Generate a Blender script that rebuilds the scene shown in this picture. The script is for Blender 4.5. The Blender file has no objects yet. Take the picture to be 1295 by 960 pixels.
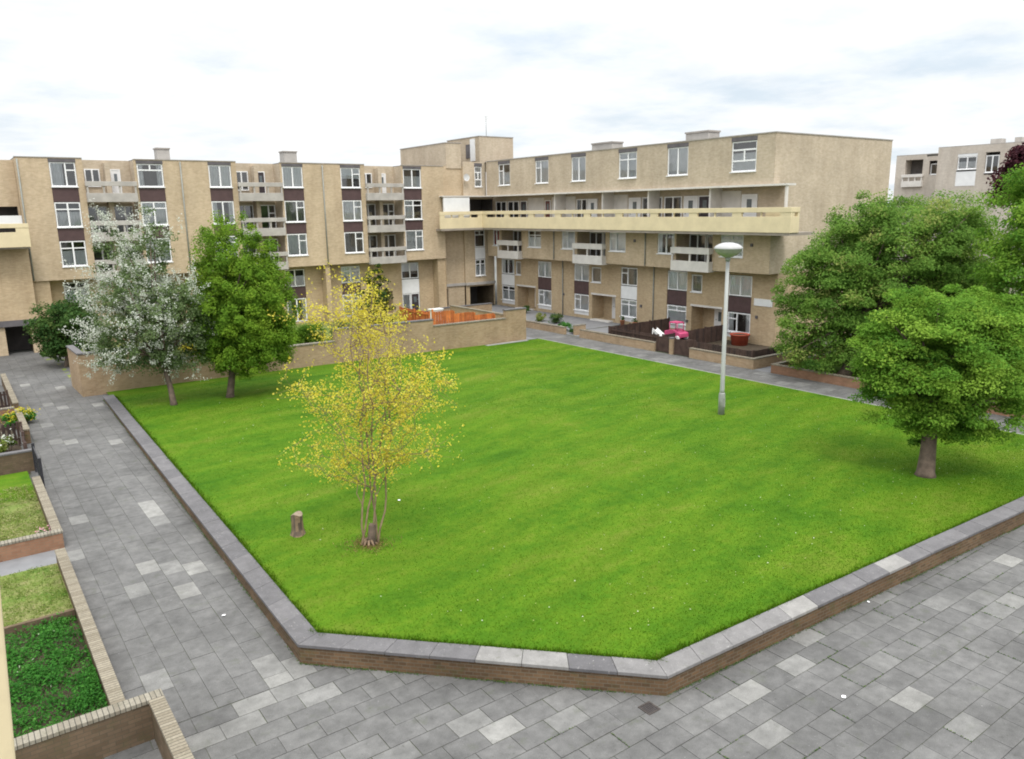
import bpy, bmesh, math, random
import numpy as np
from mathutils import Vector, Matrix
random.seed(7); rng = np.random.default_rng(7)
scn = bpy.context.scene
COL = scn.collection
# ------------------------------------------------------------------ camera
W, H, F = 1295.0, 960.0, 984.53
YAW, PITCH, ROLL = .62557, .21512, -.01544
CAM = Vector((0, 0, 9.2))
fwd = Vector((math.sin(YAW)*math.cos(PITCH), math.cos(YAW)*math.cos(PITCH), -math.sin(PITCH)))
r0 = Vector((math.cos(YAW), -math.sin(YAW), 0)); u0 = r0.cross(fwd)
cr_, sr_ = math.cos(ROLL), math.sin(ROLL)
rgt = cr_*r0 + sr_*u0; up = -sr_*r0 + cr_*u0
cam = bpy.data.cameras.new('camera'); camo = bpy.data.objects.new('camera', cam); COL.objects.link(camo)
M = Matrix((( rgt.x, up.x, -fwd.x, CAM.x), (rgt.y, up.y, -fwd.y, CAM.y), (rgt.z, up.z, -fwd.z, CAM.z), (0, 0, 0, 1)))
camo.matrix_world = M
cam.sensor_width = 36; cam.lens = F/W*36; cam.clip_start = .1; cam.clip_end = 6000
scn.camera = camo
scn.cycles.filter_width = 1.9
def ray(x, y): return fwd + rgt*((x-W/2)/F) - up*((y-H/2)/F)
def at(x, y, z=0.0):
    d = ray(x, y); return CAM + d*((z-CAM.z)/d.z)
def atY(x, y, Y):
    d = ray(x, y); return CAM + d*((Y-CAM.y)/d.y)
def atX(x, y, X):
    d = ray(x, y); return CAM + d*((X-CAM.x)/d.x)
def atD(x, y, D): return CAM + ray(x, y)*D

# ------------------------------------------------------------------ materials
def newmat(name):
    m = bpy.data.materials.new(name); m.use_nodes = True
    nt = m.node_tree; b = nt.nodes['Principled BSDF']
    return m, nt, b
def N(nt, typ, **kw):
    n = nt.nodes.new(typ)
    for k, v in kw.items(): setattr(n, k, v)
    return n
def noise(nt, vec, scale, detail=4, rough=.55):
    n = N(nt, 'ShaderNodeTexNoise'); n.inputs['Scale'].default_value = scale
    n.inputs['Detail'].default_value = detail; n.inputs['Roughness'].default_value = rough
    nt.links.new(vec, n.inputs['Vector']); return n.outputs['Fac']
def ramp(nt, fac, stops):
    r = N(nt, 'ShaderNodeValToRGB'); e = r.color_ramp.elements
    while len(e) < len(stops): e.new(.5)
    for el, (p, c) in zip(e, stops):
        el.position = p; el.color = (c[0], c[1], c[2], 1) if not isinstance(c, (int, float)) else (c, c, c, 1)
    nt.links.new(fac, r.inputs['Fac']); return r.outputs['Color']
def mix(nt, a, b, fac, mode='MIX'):
    m = N(nt, 'ShaderNodeMix', data_type='RGBA', blend_type=mode)
    for sock, v in ((m.inputs[6], a), (m.inputs[7], b)):
        if isinstance(v, tuple): sock.default_value = (v[0], v[1], v[2], 1)
        else: nt.links.new(v, sock)
    if isinstance(fac, (int, float)): m.inputs[0].default_value = fac
    else: nt.links.new(fac, m.inputs[0])
    return m.outputs[2]
def bump(nt, b, height, strength=.3, dist=.02):
    n = N(nt, 'ShaderNodeBump'); n.inputs['Strength'].default_value = strength; n.inputs['Distance'].default_value = dist
    nt.links.new(height, n.inputs['Height']); nt.links.new(n.outputs['Normal'], b.inputs['Normal'])
def pos(nt): return N(nt, 'ShaderNodeNewGeometry').outputs['Position']
def objc(nt): return N(nt, 'ShaderNodeTexCoord').outputs['Object']

def plain(name, c, rough=.6, var=.12, scale=3.0, metal=0.0, bmp=.1, spec=.3):
    m, nt, b = newmat(name); p = pos(nt)
    n1 = noise(nt, p, scale, 5); n2 = noise(nt, p, scale*9, 3)
    lo = tuple(x*(1-var) for x in c); hi = tuple(min(1, x*(1+var)) for x in c)
    col = mix(nt, ramp(nt, n1, [(.3, lo), (.7, hi)]), tuple(x*.8 for x in c), ramp(nt, n2, [(.55, 0.0), (.9, .6)]))
    nt.links.new(col, b.inputs['Base Color']); b.inputs['Roughness'].default_value = rough
    b.inputs['Metallic'].default_value = metal; b.inputs['Specular IOR Level'].default_value = spec
    if bmp: bump(nt, b, n2, bmp, .01)
    return m
def wallvec(nt):
    p = pos(nt); s = N(nt, 'ShaderNodeSeparateXYZ'); nt.links.new(p, s.inputs[0])
    a = N(nt, 'ShaderNodeMath', operation='SUBTRACT'); nt.links.new(s.outputs[0], a.inputs[0]); nt.links.new(s.outputs[1], a.inputs[1])
    c = N(nt, 'ShaderNodeCombineXYZ'); nt.links.new(a.outputs[0], c.inputs[0]); nt.links.new(s.outputs[2], c.inputs[1])
    return p, c.outputs[0], s.outputs[2]
def brick(name, c1, c2, mortar, stain=.25, top_moss=0.0, size=(.225, .075), ms=.006):
    m, nt, b = newmat(name); p, v, z = wallvec(nt)
    t = N(nt, 'ShaderNodeTexBrick'); nt.links.new(v, t.inputs['Vector'])
    t.inputs['Scale'].default_value = 1; t.inputs['Brick Width'].default_value = size[0]; t.inputs['Row Height'].default_value = size[1]
    t.inputs['Mortar Size'].default_value = ms; t.inputs['Mortar Smooth'].default_value = .3; t.inputs['Bias'].default_value = 0
    t.inputs['Color1'].default_value = (*c1, 1); t.inputs['Color2'].default_value = (*c2, 1); t.inputs['Mortar'].default_value = (*mortar, 1)
    n1 = noise(nt, p, .45, 6, .65)
    # long streaks of weathering running down the wall
    mp = N(nt, 'ShaderNodeMapping'); mp.inputs['Scale'].default_value = (.9, .16, 1); nt.links.new(v, mp.inputs['Vector'])
    n2 = noise(nt, mp.outputs[0], 1.0, 5, .7)
    n3 = noise(nt, p, 5.0, 3)
    col = mix(nt, t.outputs['Color'], ramp(nt, n1, [(.3, 1-stain), (.7, 1.0)]), 1.0, 'MULTIPLY')
    col = mix(nt, col, ramp(nt, n2, [(.36, (.76, .73, .70)), (.60, 1.0)]), .5, 'MULTIPLY')
    col = mix(nt, col, ramp(nt, n3, [(.3, .93), (.7, 1.04)]), 1.0, 'MULTIPLY')
    if top_moss:
        col = mix(nt, col, (.07, .085, .03), ramp(nt, noise(nt, p, 2.2, 6, .7), [(.52, 0.0), (.75, top_moss)]))
    nt.links.new(col, b.inputs['Base Color']); b.inputs['Roughness'].default_value = .9; b.inputs['Specular IOR Level'].default_value = .15
    bump(nt, b, t.outputs['Fac'], -.35, .008)
    return m
def leafmat(name, ramp_stops, trans=.35, rough=.75, spec=.06):
    m, nt, b = newmat(name)
    a = N(nt, 'ShaderNodeAttribute', attribute_name='tone')
    col = ramp(nt, a.outputs['Fac'], ramp_stops)
    nt.links.new(col, b.inputs['Base Color']); b.inputs['Roughness'].default_value = rough; b.inputs['Specular IOR Level'].default_value = spec
    tr = N(nt, 'ShaderNodeBsdfTranslucent'); nt.links.new(col, tr.inputs['Color'])
    mx = N(nt, 'ShaderNodeMixShader'); mx.inputs[0].default_value = trans
    out = nt.nodes['Material Output']
    nt.links.new(b.outputs[0], mx.inputs[1]); nt.links.new(tr.outputs[0], mx.inputs[2]); nt.links.new(mx.outputs[0], out.inputs['Surface'])
    return m
def glassmat(name, tint, refl=1.0):
    m = bpy.data.materials.new(name); m.use_nodes = True; nt = m.node_tree; nt.nodes.clear()
    out = N(nt, 'ShaderNodeOutputMaterial'); g = N(nt, 'ShaderNodeBsdfGlossy'); g.inputs['Roughness'].default_value = .03
    g.inputs['Color'].default_value = (refl, refl, refl, 1)
    t = N(nt, 'ShaderNodeBsdfTransparent'); t.inputs['Color'].default_value = (*tint, 1)
    lw = N(nt, 'ShaderNodeFresnel'); lw.inputs['IOR'].default_value = 2.1
    mx = N(nt, 'ShaderNodeMixShader'); nt.links.new(lw.outputs[0], mx.inputs[0]); nt.links.new(t.outputs[0], mx.inputs[1]); nt.links.new(g.outputs[0], mx.inputs[2])
    nt.links.new(mx.outputs[0], out.inputs['Surface']); return m

MT = {}
MT['buff'] = brick('buff_brick', (.59, .465, .32), (.50, .39, .255), (.52, .44, .335), .18)
MT['buff_top'] = brick('weathered_buff_brick', (.58, .485, .37), (.50, .41, .30), (.52, .45, .355), .2)
MT['tan'] = brick('tan_brick', (.56, .43, .275), (.47, .35, .215), (.49, .41, .295), .18)
MT['gwall'] = brick('garden_brick', (.46, .335, .215), (.38, .265, .16), (.38, .32, .235), .3, .2)
MT['lowwall'] = brick('low_wall_brick', (.205, .128, .072), (.125, .080, .047), (.19, .155, .11), .45, .65, (.23, .08), .010)
MT['redwall'] = brick('red_wall_brick', (.36, .20, .125), (.30, .16, .10), (.27, .2, .14), .3, .25)
MT['darkwall'] = brick('dark_brick', (.19, .135, .09), (.14, .10, .065), (.12, .10, .07), .4, .5)  # dark brown brick; on the bed edging it stands for wall shadow
MT['concrete'] = plain('grey_concrete', (.40, .375, .345), .85, .16, 1.5)
MT['white_concrete'] = plain('painted_concrete', (.62, .59, .55), .8, .10, 1.5)
MT['cream'] = plain('cream_paint', (.66, .56, .36), .7, .08, 1.2)
MT['upvc'] = plain('white_frame', (.80, .80, .80), .35, .03, 2, spec=.5, bmp=0)
MT['white_panel'] = plain('white_panel', (.74, .74, .74), .5, .06, 2, bmp=0)
MT['spandrel'] = plain('maroon_panel', (.085, .052, .052), .5, .15, 3, bmp=0)
MT['dark_lintel'] = plain('dark_lintel', (.12, .11, .115), .7, .2, 2)
MT['felt'] = plain('roof_felt', (.17, .16, .155), .95, .25, .6)
MT['flashing'] = plain('roof_edge', (.34, .31, .28), .8, .2, 1)
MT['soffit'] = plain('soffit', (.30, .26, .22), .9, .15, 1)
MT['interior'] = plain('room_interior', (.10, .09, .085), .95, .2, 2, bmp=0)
MT['curtain'] = plain('net_curtain', (.84, .85, .86), .9, .06, 4, bmp=0)
MT['drape'] = plain('grey_drape', (.36, .34, .33), .9, .2, 4, bmp=0)
MT['red_drape'] = plain('red_drape', (.35, .06, .06), .9, .2, 4, bmp=0)
MT['glass'] = glassmat('window_glass', (.95, .97, .98))
MT['door_white'] = plain('white_door', (.72, .72, .72), .4, .05, 2, bmp=0)
MT['door_dark'] = plain('dark_door', (.05, .04, .045), .4, .2, 2, bmp=0)
MT['door_red'] = plain('red_door', (.13, .042, .038), .4, .2, 2, bmp=0)
MT['frost'] = plain('door_light', (.12, .14, .15), .15, .2, 4, bmp=0, spec=.6)
MT['orange_wood'] = plain('orange_stained_timber', (.50, .155, .040), .7, .25, 2.5)
MT['orange_wood_dark'] = plain('weathered_orange_timber', (.36, .105, .03), .8, .3, 4)
MT['brown_wood_dark'] = plain('weathered_brown_timber', (.042, .028, .024), .8, .3, 4)
MT['brown_wood'] = plain('dark_brown_timber', (.065, .040, .032), .75, .3, 3)
MT['bark'] = plain('bark', (.115, .085, .065), .95, .35, 5, bmp=.6)
MT['pale_bark'] = plain('pale_bark', (.20, .14, .09), .95, .3, 6, bmp=.5)
MT['cutwood'] = plain('weathered_cut_wood', (.24, .19, .14), .9, .2, 8)
MT['lamp_paint'] = plain('lamp_paint', (.35, .36, .345), .45, .06, 2, bmp=0)
MT['lamp_sleeve'] = plain('lamp_sleeve', (.27, .28, .255), .6, .15, 4)
MT['lamp_top'] = plain('lamp_canopy', (.38, .38, .37), .4, .05, 3, bmp=0)
MT['lens'] = plain('lamp_bowl', (.33, .325, .295), .2, .08, 6, bmp=0, spec=.6)
MT['iron'] = plain('cast_iron', (.06, .05, .045), .7, .3, 20, bmp=.3)
MT['pink'] = plain('pink_plastic', (.45, .06, .15), .5, .2, 3, bmp=0, spec=.5)
MT['white_plastic'] = plain('white_plastic', (.80, .80, .78), .35, .04, 3, bmp=0, spec=.5)
MT['red_plastic'] = plain('red_tub', (.42, .085, .05), .6, .15, 3)
MT['darkmetal'] = plain('black_metal', (.03, .03, .035), .5, .2, 5, bmp=0)
MT['litter'] = plain('white_paper', (.85, .85, .85), .8, .03, 5, bmp=0)
MT['dish'] = plain('dish_grey', (.62, .62, .62), .5, .05, 3, bmp=0)
MT['grey_kerb'] = plain('grey_kerb', (.30, .295, .285), .9, .2, 2)
MT['terracotta'] = plain('terracotta', (.36, .15, .08), .8, .15, 5)

# soldier-course brick-on-edge coping
def soldier(name, c1, c2, mort, axis):
    m, nt, b = newmat(name); p = pos(nt); s = N(nt, 'ShaderNodeSeparateXYZ'); nt.links.new(p, s.inputs[0])
    c = N(nt, 'ShaderNodeCombineXYZ'); nt.links.new(s.outputs[axis], c.inputs[0]); c.inputs[1].default_value = 5.0
    t = N(nt, 'ShaderNodeTexBrick', offset=0); nt.links.new(c.outputs[0], t.inputs['Vector'])
    t.inputs['Scale'].default_value = 1; t.inputs['Brick Width'].default_value = .085; t.inputs['Row Height'].default_value = 10
    t.inputs['Mortar Size'].default_value = .007; t.inputs['Color1'].default_value = (*c1, 1); t.inputs['Color2'].default_value = (*c2, 1); t.inputs['Mortar'].default_value = (*mort, 1)
    n1 = noise(nt, p, 3, 5, .7); n2 = noise(nt, p, 25, 3)
    col = mix(nt, t.outputs['Color'], (.10, .10, .055), ramp(nt, n1, [(.55, 0.0), (.85, .55)]))
    col = mix(nt, col, ramp(nt, n2, [(.3, .75), (.7, 1.1)]), 1.0, 'MULTIPLY')
    nt.links.new(col, b.inputs['Base Color']); b.inputs['Roughness'].default_value = .9
    bump(nt, b, t.outputs['Fac'], -.6, .01); return m
MT['soldX'] = soldier('brick_on_edge_across', (.27, .245, .195), (.185, .16, .12), (.055, .052, .04), 0)
MT['soldY'] = soldier('brick_on_edge_along', (.27, .235, .175), (.18, .15, .105), (.055, .052, .04), 1)

def paving_mat():
    m, nt, b = newmat('concrete_paving'); p = pos(nt)
    a = N(nt, 'ShaderNodeAttribute', attribute_name='tone')
    col = ramp(nt, a.outputs['Fac'], [(0, (.112, .110, .107)), (.5, (.138, .135, .131)), (.8, (.155, .152, .146)), (.9, (.185, .182, .174)), (1, (.245, .24, .225))])
    n0 = noise(nt, p, .55, 6, .6); n1 = noise(nt, p, 3.5, 6, .65); n2 = noise(nt, p, 60, 3); n3 = noise(nt, p, 1.7, 5, .7)
    col = mix(nt, col, ramp(nt, n0, [(.3, .70), (.7, 1.16)]), 1.0, 'MULTIPLY')
    col = mix(nt, col, ramp(nt, n1, [(.3, .72), (.68, 1.14)]), 1.0, 'MULTIPLY')
    n5 = noise(nt, p, 9, 4, .6)
    col = mix(nt, col, (.05, .048, .04), ramp(nt, n5, [(.62, 0.0), (.74, .55)]))
    col = mix(nt, col, (.33, .33, .32), ramp(nt, noise(nt, p, 21, 2, .5), [(.70, 0.0), (.76, .45)]))
    col = mix(nt, col, ramp(nt, n2, [(.3, .82), (.7, 1.14)]), 1.0, 'MULTIPLY')
    col = mix(nt, col, (.075, .085, .05), ramp(nt, n3, [(.58, 0.0), (.78, .6)]))
    nt.links.new(col, b.inputs['Base Color']); b.inputs['Roughness'].default_value = .8; b.inputs['Specular IOR Level'].default_value = .3
    bump(nt, b, n2, .25, .006); return m
MT['paving'] = paving_mat()
def joint_mat():
    m, nt, b = newmat('mossy_joints'); p = pos(nt)
    n1 = noise(nt, p, .7, 5, .7)
    col = ramp(nt, n1, [(.42, (.092, .091, .086)), (.58, (.068, .08, .035)), (.70, (.07, .12, .02))])
    nt.links.new(col, b.inputs['Base Color']); b.inputs['Roughness'].default_value = 1; return m
MT['joint'] = joint_mat()
def coping_mat():
    m, nt, b = newmat('coping_concrete'); p = pos(nt)
    a = N(nt, 'ShaderNodeAttribute', attribute_name='tone')
    col = ramp(nt, a.outputs['Fac'], [(0, (.098, .094, .098)), (.7, (.138, .132, .135)), (1, (.29, .28, .26))])
    n1 = noise(nt, p, 2.5, 6, .7); n2 = noise(nt, p, 14, 5, .75); n3 = noise(nt, p, 70, 2)
    col = mix(nt, col, ramp(nt, n1, [(.3, .75), (.7, 1.15)]), 1.0, 'MULTIPLY')
    col = mix(nt, col, (.40, .39, .37), ramp(nt, n2, [(.60, 0.0), (.72, .7)]))     # lichen spots
    col = mix(nt, col, (.09, .10, .06), ramp(nt, noise(nt, p, 6, 5, .7), [(.6, 0.0), (.78, .6)]))
    col = mix(nt, col, ramp(nt, n3, [(.3, .85), (.7, 1.12)]), 1.0, 'MULTIPLY')
    nt.links.new(col, b.inputs['Base Color']); b.inputs['Roughness'].default_value = .9
    bump(nt, b, n2, .3, .01); return m
MT['coping'] = coping_mat()
def lawn_mat(name, stops, scale=1.0, streak=True):
    m, nt, b = newmat(name); p = pos(nt)
    mp = N(nt, 'ShaderNodeMapping'); mp.inputs['Rotation'].default_value = (0, 0, math.radians(28)); mp.inputs['Scale'].default_value = (.25, 1.1, 1)
    nt.links.new(p, mp.inputs['Vector'])
    n1 = noise(nt, p, .28*scale, 6, .62); n2 = noise(nt, mp.outputs[0], .8*scale, 5, .65); n3 = noise(nt, p, 16, 4, .7); n4 = noise(nt, p, 3.2*scale, 5, .7)
    s = N(nt, 'ShaderNodeMath', operation='ADD'); nt.links.new(n1, s.inputs[0]); nt.links.new(n2, s.inputs[1])
    s2 = N(nt, 'ShaderNodeMath', operation='MULTIPLY_ADD'); nt.links.new(n4, s2.inputs[0]); s2.inputs[1].default_value = .7; nt.links.new(s.outputs[0], s2.inputs[2])
    h = N(nt, 'ShaderNodeMath', operation='MULTIPLY'); nt.links.new(s2.outputs[0], h.inputs[0]); h.inputs[1].default_value = .37
    col = ramp(nt, h.outputs[0], stops)
    if streak:
        wv = N(nt, 'ShaderNodeTexWave', wave_profile='SIN'); wv.inputs['Scale'].default_value = .22; wv.inputs['Distortion'].default_value = 6; wv.inputs['Detail'].default_value = 2; wv.inputs['Detail Scale'].default_value = .25
        m2 = N(nt, 'ShaderNodeMapping'); m2.inputs['Rotation'].default_value = (0, 0, math.radians(70)); nt.links.new(p, m2.inputs['Vector']); nt.links.new(m2.outputs[0], wv.inputs['Vector'])
        col = mix(nt, col, ramp(nt, wv.outputs['Fac'], [(.2, .945), (.8, 1.03)]), 1.0, 'MULTIPLY')
    col = mix(nt, col, ramp(nt, n3, [(.25, .80), (.75, 1.15)]), 1.0, 'MULTIPLY')
    nt.links.new(col, b.inputs['Base Color']); b.inputs['Roughness'].default_value = .95; b.inputs['Specular IOR Level'].default_value = .1
    bump(nt, b, n3, .45, .03); return m
MT['lawn'] = lawn_mat('lawn_turf', [(.36, (.034, .100, .004)), (.45, (.056, .134, .006)), (.53, (.082, .156, .008)), (.62, (.118, .165, .018))])
MT['dry_turf'] = lawn_mat('rough_turf', [(.36, (.07, .15, .02)), (.48, (.15, .19, .05)), (.6, (.23, .21, .10)), (.7, (.30, .25, .15))], 3, False)
MT['soil'] = plain('dark_soil', (.06, .045, .03), 1, .4, 4, bmp=.5)
MT['far_ground'] = plain('far_ground', (.13, .13, .12), 1, .3, .05, bmp=0)
MT['tarmac'] = plain('path_tarmac', (.19, .19, .195), .9, .15, 1.5, bmp=.2)

MT['blade'] = leafmat('grass_blade', [(0, (.034, .098, .004)), (.5, (.063, .143, .006)), (.85, (.099, .165, .011)), (1, (.15, .175, .04))], .5, .9, .02)
MT['leaf_round'] = leafmat('bright_leaf', [(0, (.065, .145, .018)), (.45, (.125, .240, .024)), (.8, (.185, .305, .03)), (1, (.23, .34, .035))], .42)
MT['leaf_grey'] = leafmat('grey_green_leaf', [(0, (.06, .10, .035)), (.5, (.13, .19, .07)), (1, (.24, .31, .15))], .4)
MT['blossom'] = leafmat('white_blossom', [(0, (.40, .44, .34)), (1, (.72, .73, .67))], .35)
MT['leaf_dark'] = leafmat('dark_leaf', [(0, (0.036, 0.085, 0.023)), (.6, (0.072, 0.137, 0.033)), (1, (0.143, 0.182, 0.052))])
MT['leaf_yellow'] = leafmat('yellow_leaf', [(0, (.46, .41, .04)), (.5, (.70, .60, .07)), (1, (.80, .73, .17))], .5)
MT['leaf_conifer'] = leafmat('conifer_leaf', [(0, (.02, .05, .012)), (.62, (.05, .09, .02)), (.7, (.42, .38, .04)), (1, (.62, .55, .06))], .25)
MT['leaf_big'] = leafmat('mid_green_leaf', [(0, (0.061, 0.142, 0.027)), (.5, (0.128, 0.243, 0.043)), (.85, (0.189, 0.311, 0.054)), (1, (0.297, 0.338, 0.095))], .42)
MT['leaf_fresh'] = leafmat('fresh_green_leaf', [(0, (0.065, 0.163, 0.022)), (.5, (0.137, 0.280, 0.033)), (1, (0.247, 0.390, 0.052))], .42)
MT['leaf_purple'] = leafmat('purple_leaf', [(0, (.035, .012, .018)), (.6, (.075, .025, .032)), (1, (.13, .05, .05))])
MT['leaf_bed'] = leafmat('bed_leaf', [(0, (.03, .12, .02)), (.6, (.06, .20, .03)), (.93, (.10, .27, .05)), (1, (.45, .50, .35))])
MT['leaf_weed'] = leafmat('weed_leaf', [(0, (.08, .16, .02)), (.6, (.19, .24, .05)), (1, (.42, .38, .20))])
MT['flower_yellow'] = leafmat('yellow_flower', [(0, (.42, .36, .02)), (1, (.60, .52, .05))], .3)
MT['flower_pale'] = leafmat('pale_flower', [(0, (.35, .36, .10)), (.6, (.50, .50, .30)), (1, (.65, .65, .58))], .3)
MT['straw'] = leafmat('dry_straw', [(0, (.10, .06, .03)), (.5, (.20, .14, .06)), (1, (.30, .26, .08))], .3)
MT['flower_pink'] = leafmat('pink_flower', [(0, (.65, .2, .35)), (1, (.85, .5, .6))], .3)

# ------------------------------------------------------------------ mesh builder
class MB:
    def __init__(s): s.v = []; s.f = []; s.m = []; s.slots = []; s.tone = []; s.sm = []
    def slot(s, mat):
        if mat not in s.slots: s.slots.append(mat)
        return s.slots.index(mat)
    def face(s, pts, mat, tone=.5, smooth=False):
        i = len(s.v); s.v += [tuple(p) for p in pts]; s.f.append(tuple(range(i, i+len(pts)))); s.m.append(s.slot(mat)); s.tone.append(tone); s.sm.append(smooth)
    def box(s, x0, x1, y0, y1, z0, z1, mat, tone=.5):
        s.hexa([(x0,y0,z0),(x1,y0,z0),(x1,y1,z0),(x0,y1,z0),(x0,y0,z1),(x1,y0,z1),(x1,y1,z1),(x0,y1,z1)], mat, tone)
    def hexa(s, p, mat, tone=.5):
        i = len(s.v); s.v += [tuple(q) for q in p]; k = s.slot(mat)
        for f in ((3,2,1,0),(4,5,6,7),(0,1,5,4),(1,2,6,5),(2,3,7,6),(3,0,4,7)):
            s.f.append(tuple(i+j for j in f)); s.m.append(k); s.tone.append(tone); s.sm.append(False)
    def prism(s, poly, z0, z1, mat, tone=.5):   # poly: xy list ccw ; z0,z1 scalars or lists
        n = len(poly); zz0 = z0 if isinstance(z0, (list, tuple)) else [z0]*n; zz1 = z1 if isinstance(z1, (list, tuple)) else [z1]*n
        i = len(s.v); s.v += [(p[0], p[1], z) for p, z in zip(poly, zz0)] + [(p[0], p[1], z) for p, z in zip(poly, zz1)]
        k = s.slot(mat); fs = [tuple(i+j for j in reversed(range(n))), tuple(i+n+j for j in range(n))] + [(i+j, i+(j+1) % n, i+n+(j+1) % n, i+n+j) for j in range(n)]
        for f in fs: s.f.append(f); s.m.append(k); s.tone.append(tone); s.sm.append(False)
    def tube(s, pts, rad, n, mat, tone=.5, cap=True):
        pts = [Vector(p) for p in pts]; base = len(s.v); k = s.slot(mat); ref = Vector((.31, .95, .05))
        for j, p in enumerate(pts):
            d = (pts[min(j+1, len(pts)-1)] - pts[max(j-1, 0)])
            if d.length < 1e-6: d = Vector((0, 0, 1))
            d.normalize(); a = d.cross(ref)
            if a.length < .1: a = d.cross(Vector((1, 0, 0)))
            a.normalize(); b2 = d.cross(a)
            for q in range(n):
                t = 2*math.pi*q/n; s.v.append(tuple(p + (a*math.cos(t) + b2*math.sin(t))*rad[j]))
        for j in range(len(pts)-1):
            for q in range(n):
                s.f.append((base+j*n+q, base+j*n+(q+1) % n, base+(j+1)*n+(q+1) % n, base+(j+1)*n+q)); s.m.append(k); s.tone.append(tone); s.sm.append(True)
        if cap:
            s.f.append(tuple(base+q for q in reversed(range(n)))); s.f.append(tuple(base+(len(pts)-1)*n+q for q in range(n)))
            s.m += [k, k]; s.tone += [tone, tone]; s.sm += [False, False]
    def lathe(s, c, prof, n, mat, tone=.5):
        base = len(s.v); k = s.slot(mat)
        for (r, z) in prof:
            for q in range(n):
                t = 2*math.pi*q/n; s.v.append((c[0]+r*math.cos(t), c[1]+r*math.sin(t), c[2]+z))
        for j in range(len(prof)-1):
            for q in range(n):
                s.f.append((base+j*n+q, base+j*n+(q+1) % n, base+(j+1)*n+(q+1) % n, base+(j+1)*n+q)); s.m.append(k); s.tone.append(tone); s.sm.append(True)
    def build(s, name, parent=None, mat=None, bevel=0):
        me = bpy.data.meshes.new(name); me.from_pydata(s.v, [], s.f)
        for sl in s.slots: me.materials.append(MT[sl])
        me.polygons.foreach_set('material_index', s.m); me.polygons.foreach_set('use_smooth', s.sm)
        at_ = me.attributes.new('tone', 'FLOAT', 'FACE'); at_.data.foreach_set('value', s.tone); me.update()
        o = bpy.data.objects.new(name, me); COL.objects.link(o)
        if parent: put(o, parent)
        if bevel:
            b = o.modifiers.new('bevel', 'BEVEL'); b.width = bevel; b.segments = 2; b.limit_method = 'ANGLE'; b.angle_limit = math.radians(50)
        return o
def put(o, parent):
    o.parent = parent
    if parent.parent is None: o.matrix_parent_inverse = Matrix.Translation(-Vector(parent.location))
def tag(o, label, cat, group=None, kind=None):
    o['label'] = label; o['category'] = cat
    if group: o['group'] = group
    if kind: o['kind'] = kind
    return o
def thing(name, label, cat, loc=(0, 0, 0), group=None):
    o = bpy.data.objects.new(name, None); COL.objects.link(o); o.location = loc; o.empty_display_size = .3
    return tag(o, label, cat, group)
def struct(o, label=None):
    o['kind'] = 'structure'
    if label: o['label'] = label
    return o

# ------------------------------------------------------------------ facade helper (axis aligned)
class Fac:
    """s runs along the wall, d is outward distance from plane; axis 'x': wall along X facing -Y at Y=p ; 'y': wall along Y facing -X at X=p"""
    def __init__(f, axis, p): f.axis = axis; f.p = p
    def P(f, s, z, d): return (s, f.p-d, z) if f.axis == 'x' else (f.p-d, s, z)
    def box(f, mb, s0, s1, z0, z1, d0, d1, mat, tone=.5):
        if f.axis == 'x': mb.box(s0, s1, f.p-d1, f.p-d0, z0, z1, mat, tone)
        else: mb.box(f.p-d1, f.p-d0, s0, s1, z0, z1, mat, tone)
    def wall(f, mb, s0, s1, z0, z1, holes, mat, d=0.0, inner='interior', zt=None):
        """holes: (s0,s1,z0,z1,depth,backmat,revealmat)"""
        S = sorted({s0, s1, *[h[0] for h in holes], *[h[1] for h in holes]}); Z = sorted({z0, z1, *[h[2] for h in holes], *[h[3] for h in holes]})
        S = [a for a in S if s0-1e-6 <= a <= s1+1e-6]; Z = [a for a in Z if z0-1e-6 <= a <= z1+1e-6]
        for i in range(len(S)-1):
            for j in range(len(Z)-1):
                cs, cz = (S[i]+S[i+1])/2, (Z[j]+Z[j+1])/2
                if any(h[0] < cs < h[1] and h[2] < cz < h[3] for h in holes): continue
                mb.face([f.P(S[i], Z[j], d), f.P(S[i+1], Z[j], d), f.P(S[i+1], Z[j+1], d), f.P(S[i], Z[j+1], d)], mat)
        for h in holes:
            a, b, c, e, dep = h[:5]; bm = h[5] if len(h) > 5 else inner; rv = h[6] if len(h) > 6 else mat
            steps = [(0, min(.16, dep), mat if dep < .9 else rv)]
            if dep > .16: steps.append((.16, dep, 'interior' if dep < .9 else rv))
            for (d0, d1, m2) in steps:
                for q in ([(a,c),(b,c)],[(b,c),(b,e)],[(b,e),(a,e)],[(a,e),(a,c)]):
                    if q == [(b,e),(a,e)] and len(h) > 7 and h[7]: continue       # open to the sky
                    (x1, y1), (x2, y2) = q
                    mb.face([f.P(x1, y1, d-d0), f.P(x2, y2, d-d0), f.P(x2, y2, d-d1), f.P(x1, y1, d-d1)], m2)
            mb.face([f.P(a, c, d-dep), f.P(b, c, d-dep), f.P(b, e, d-dep), f.P(a, e, d-dep)], bm)

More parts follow.
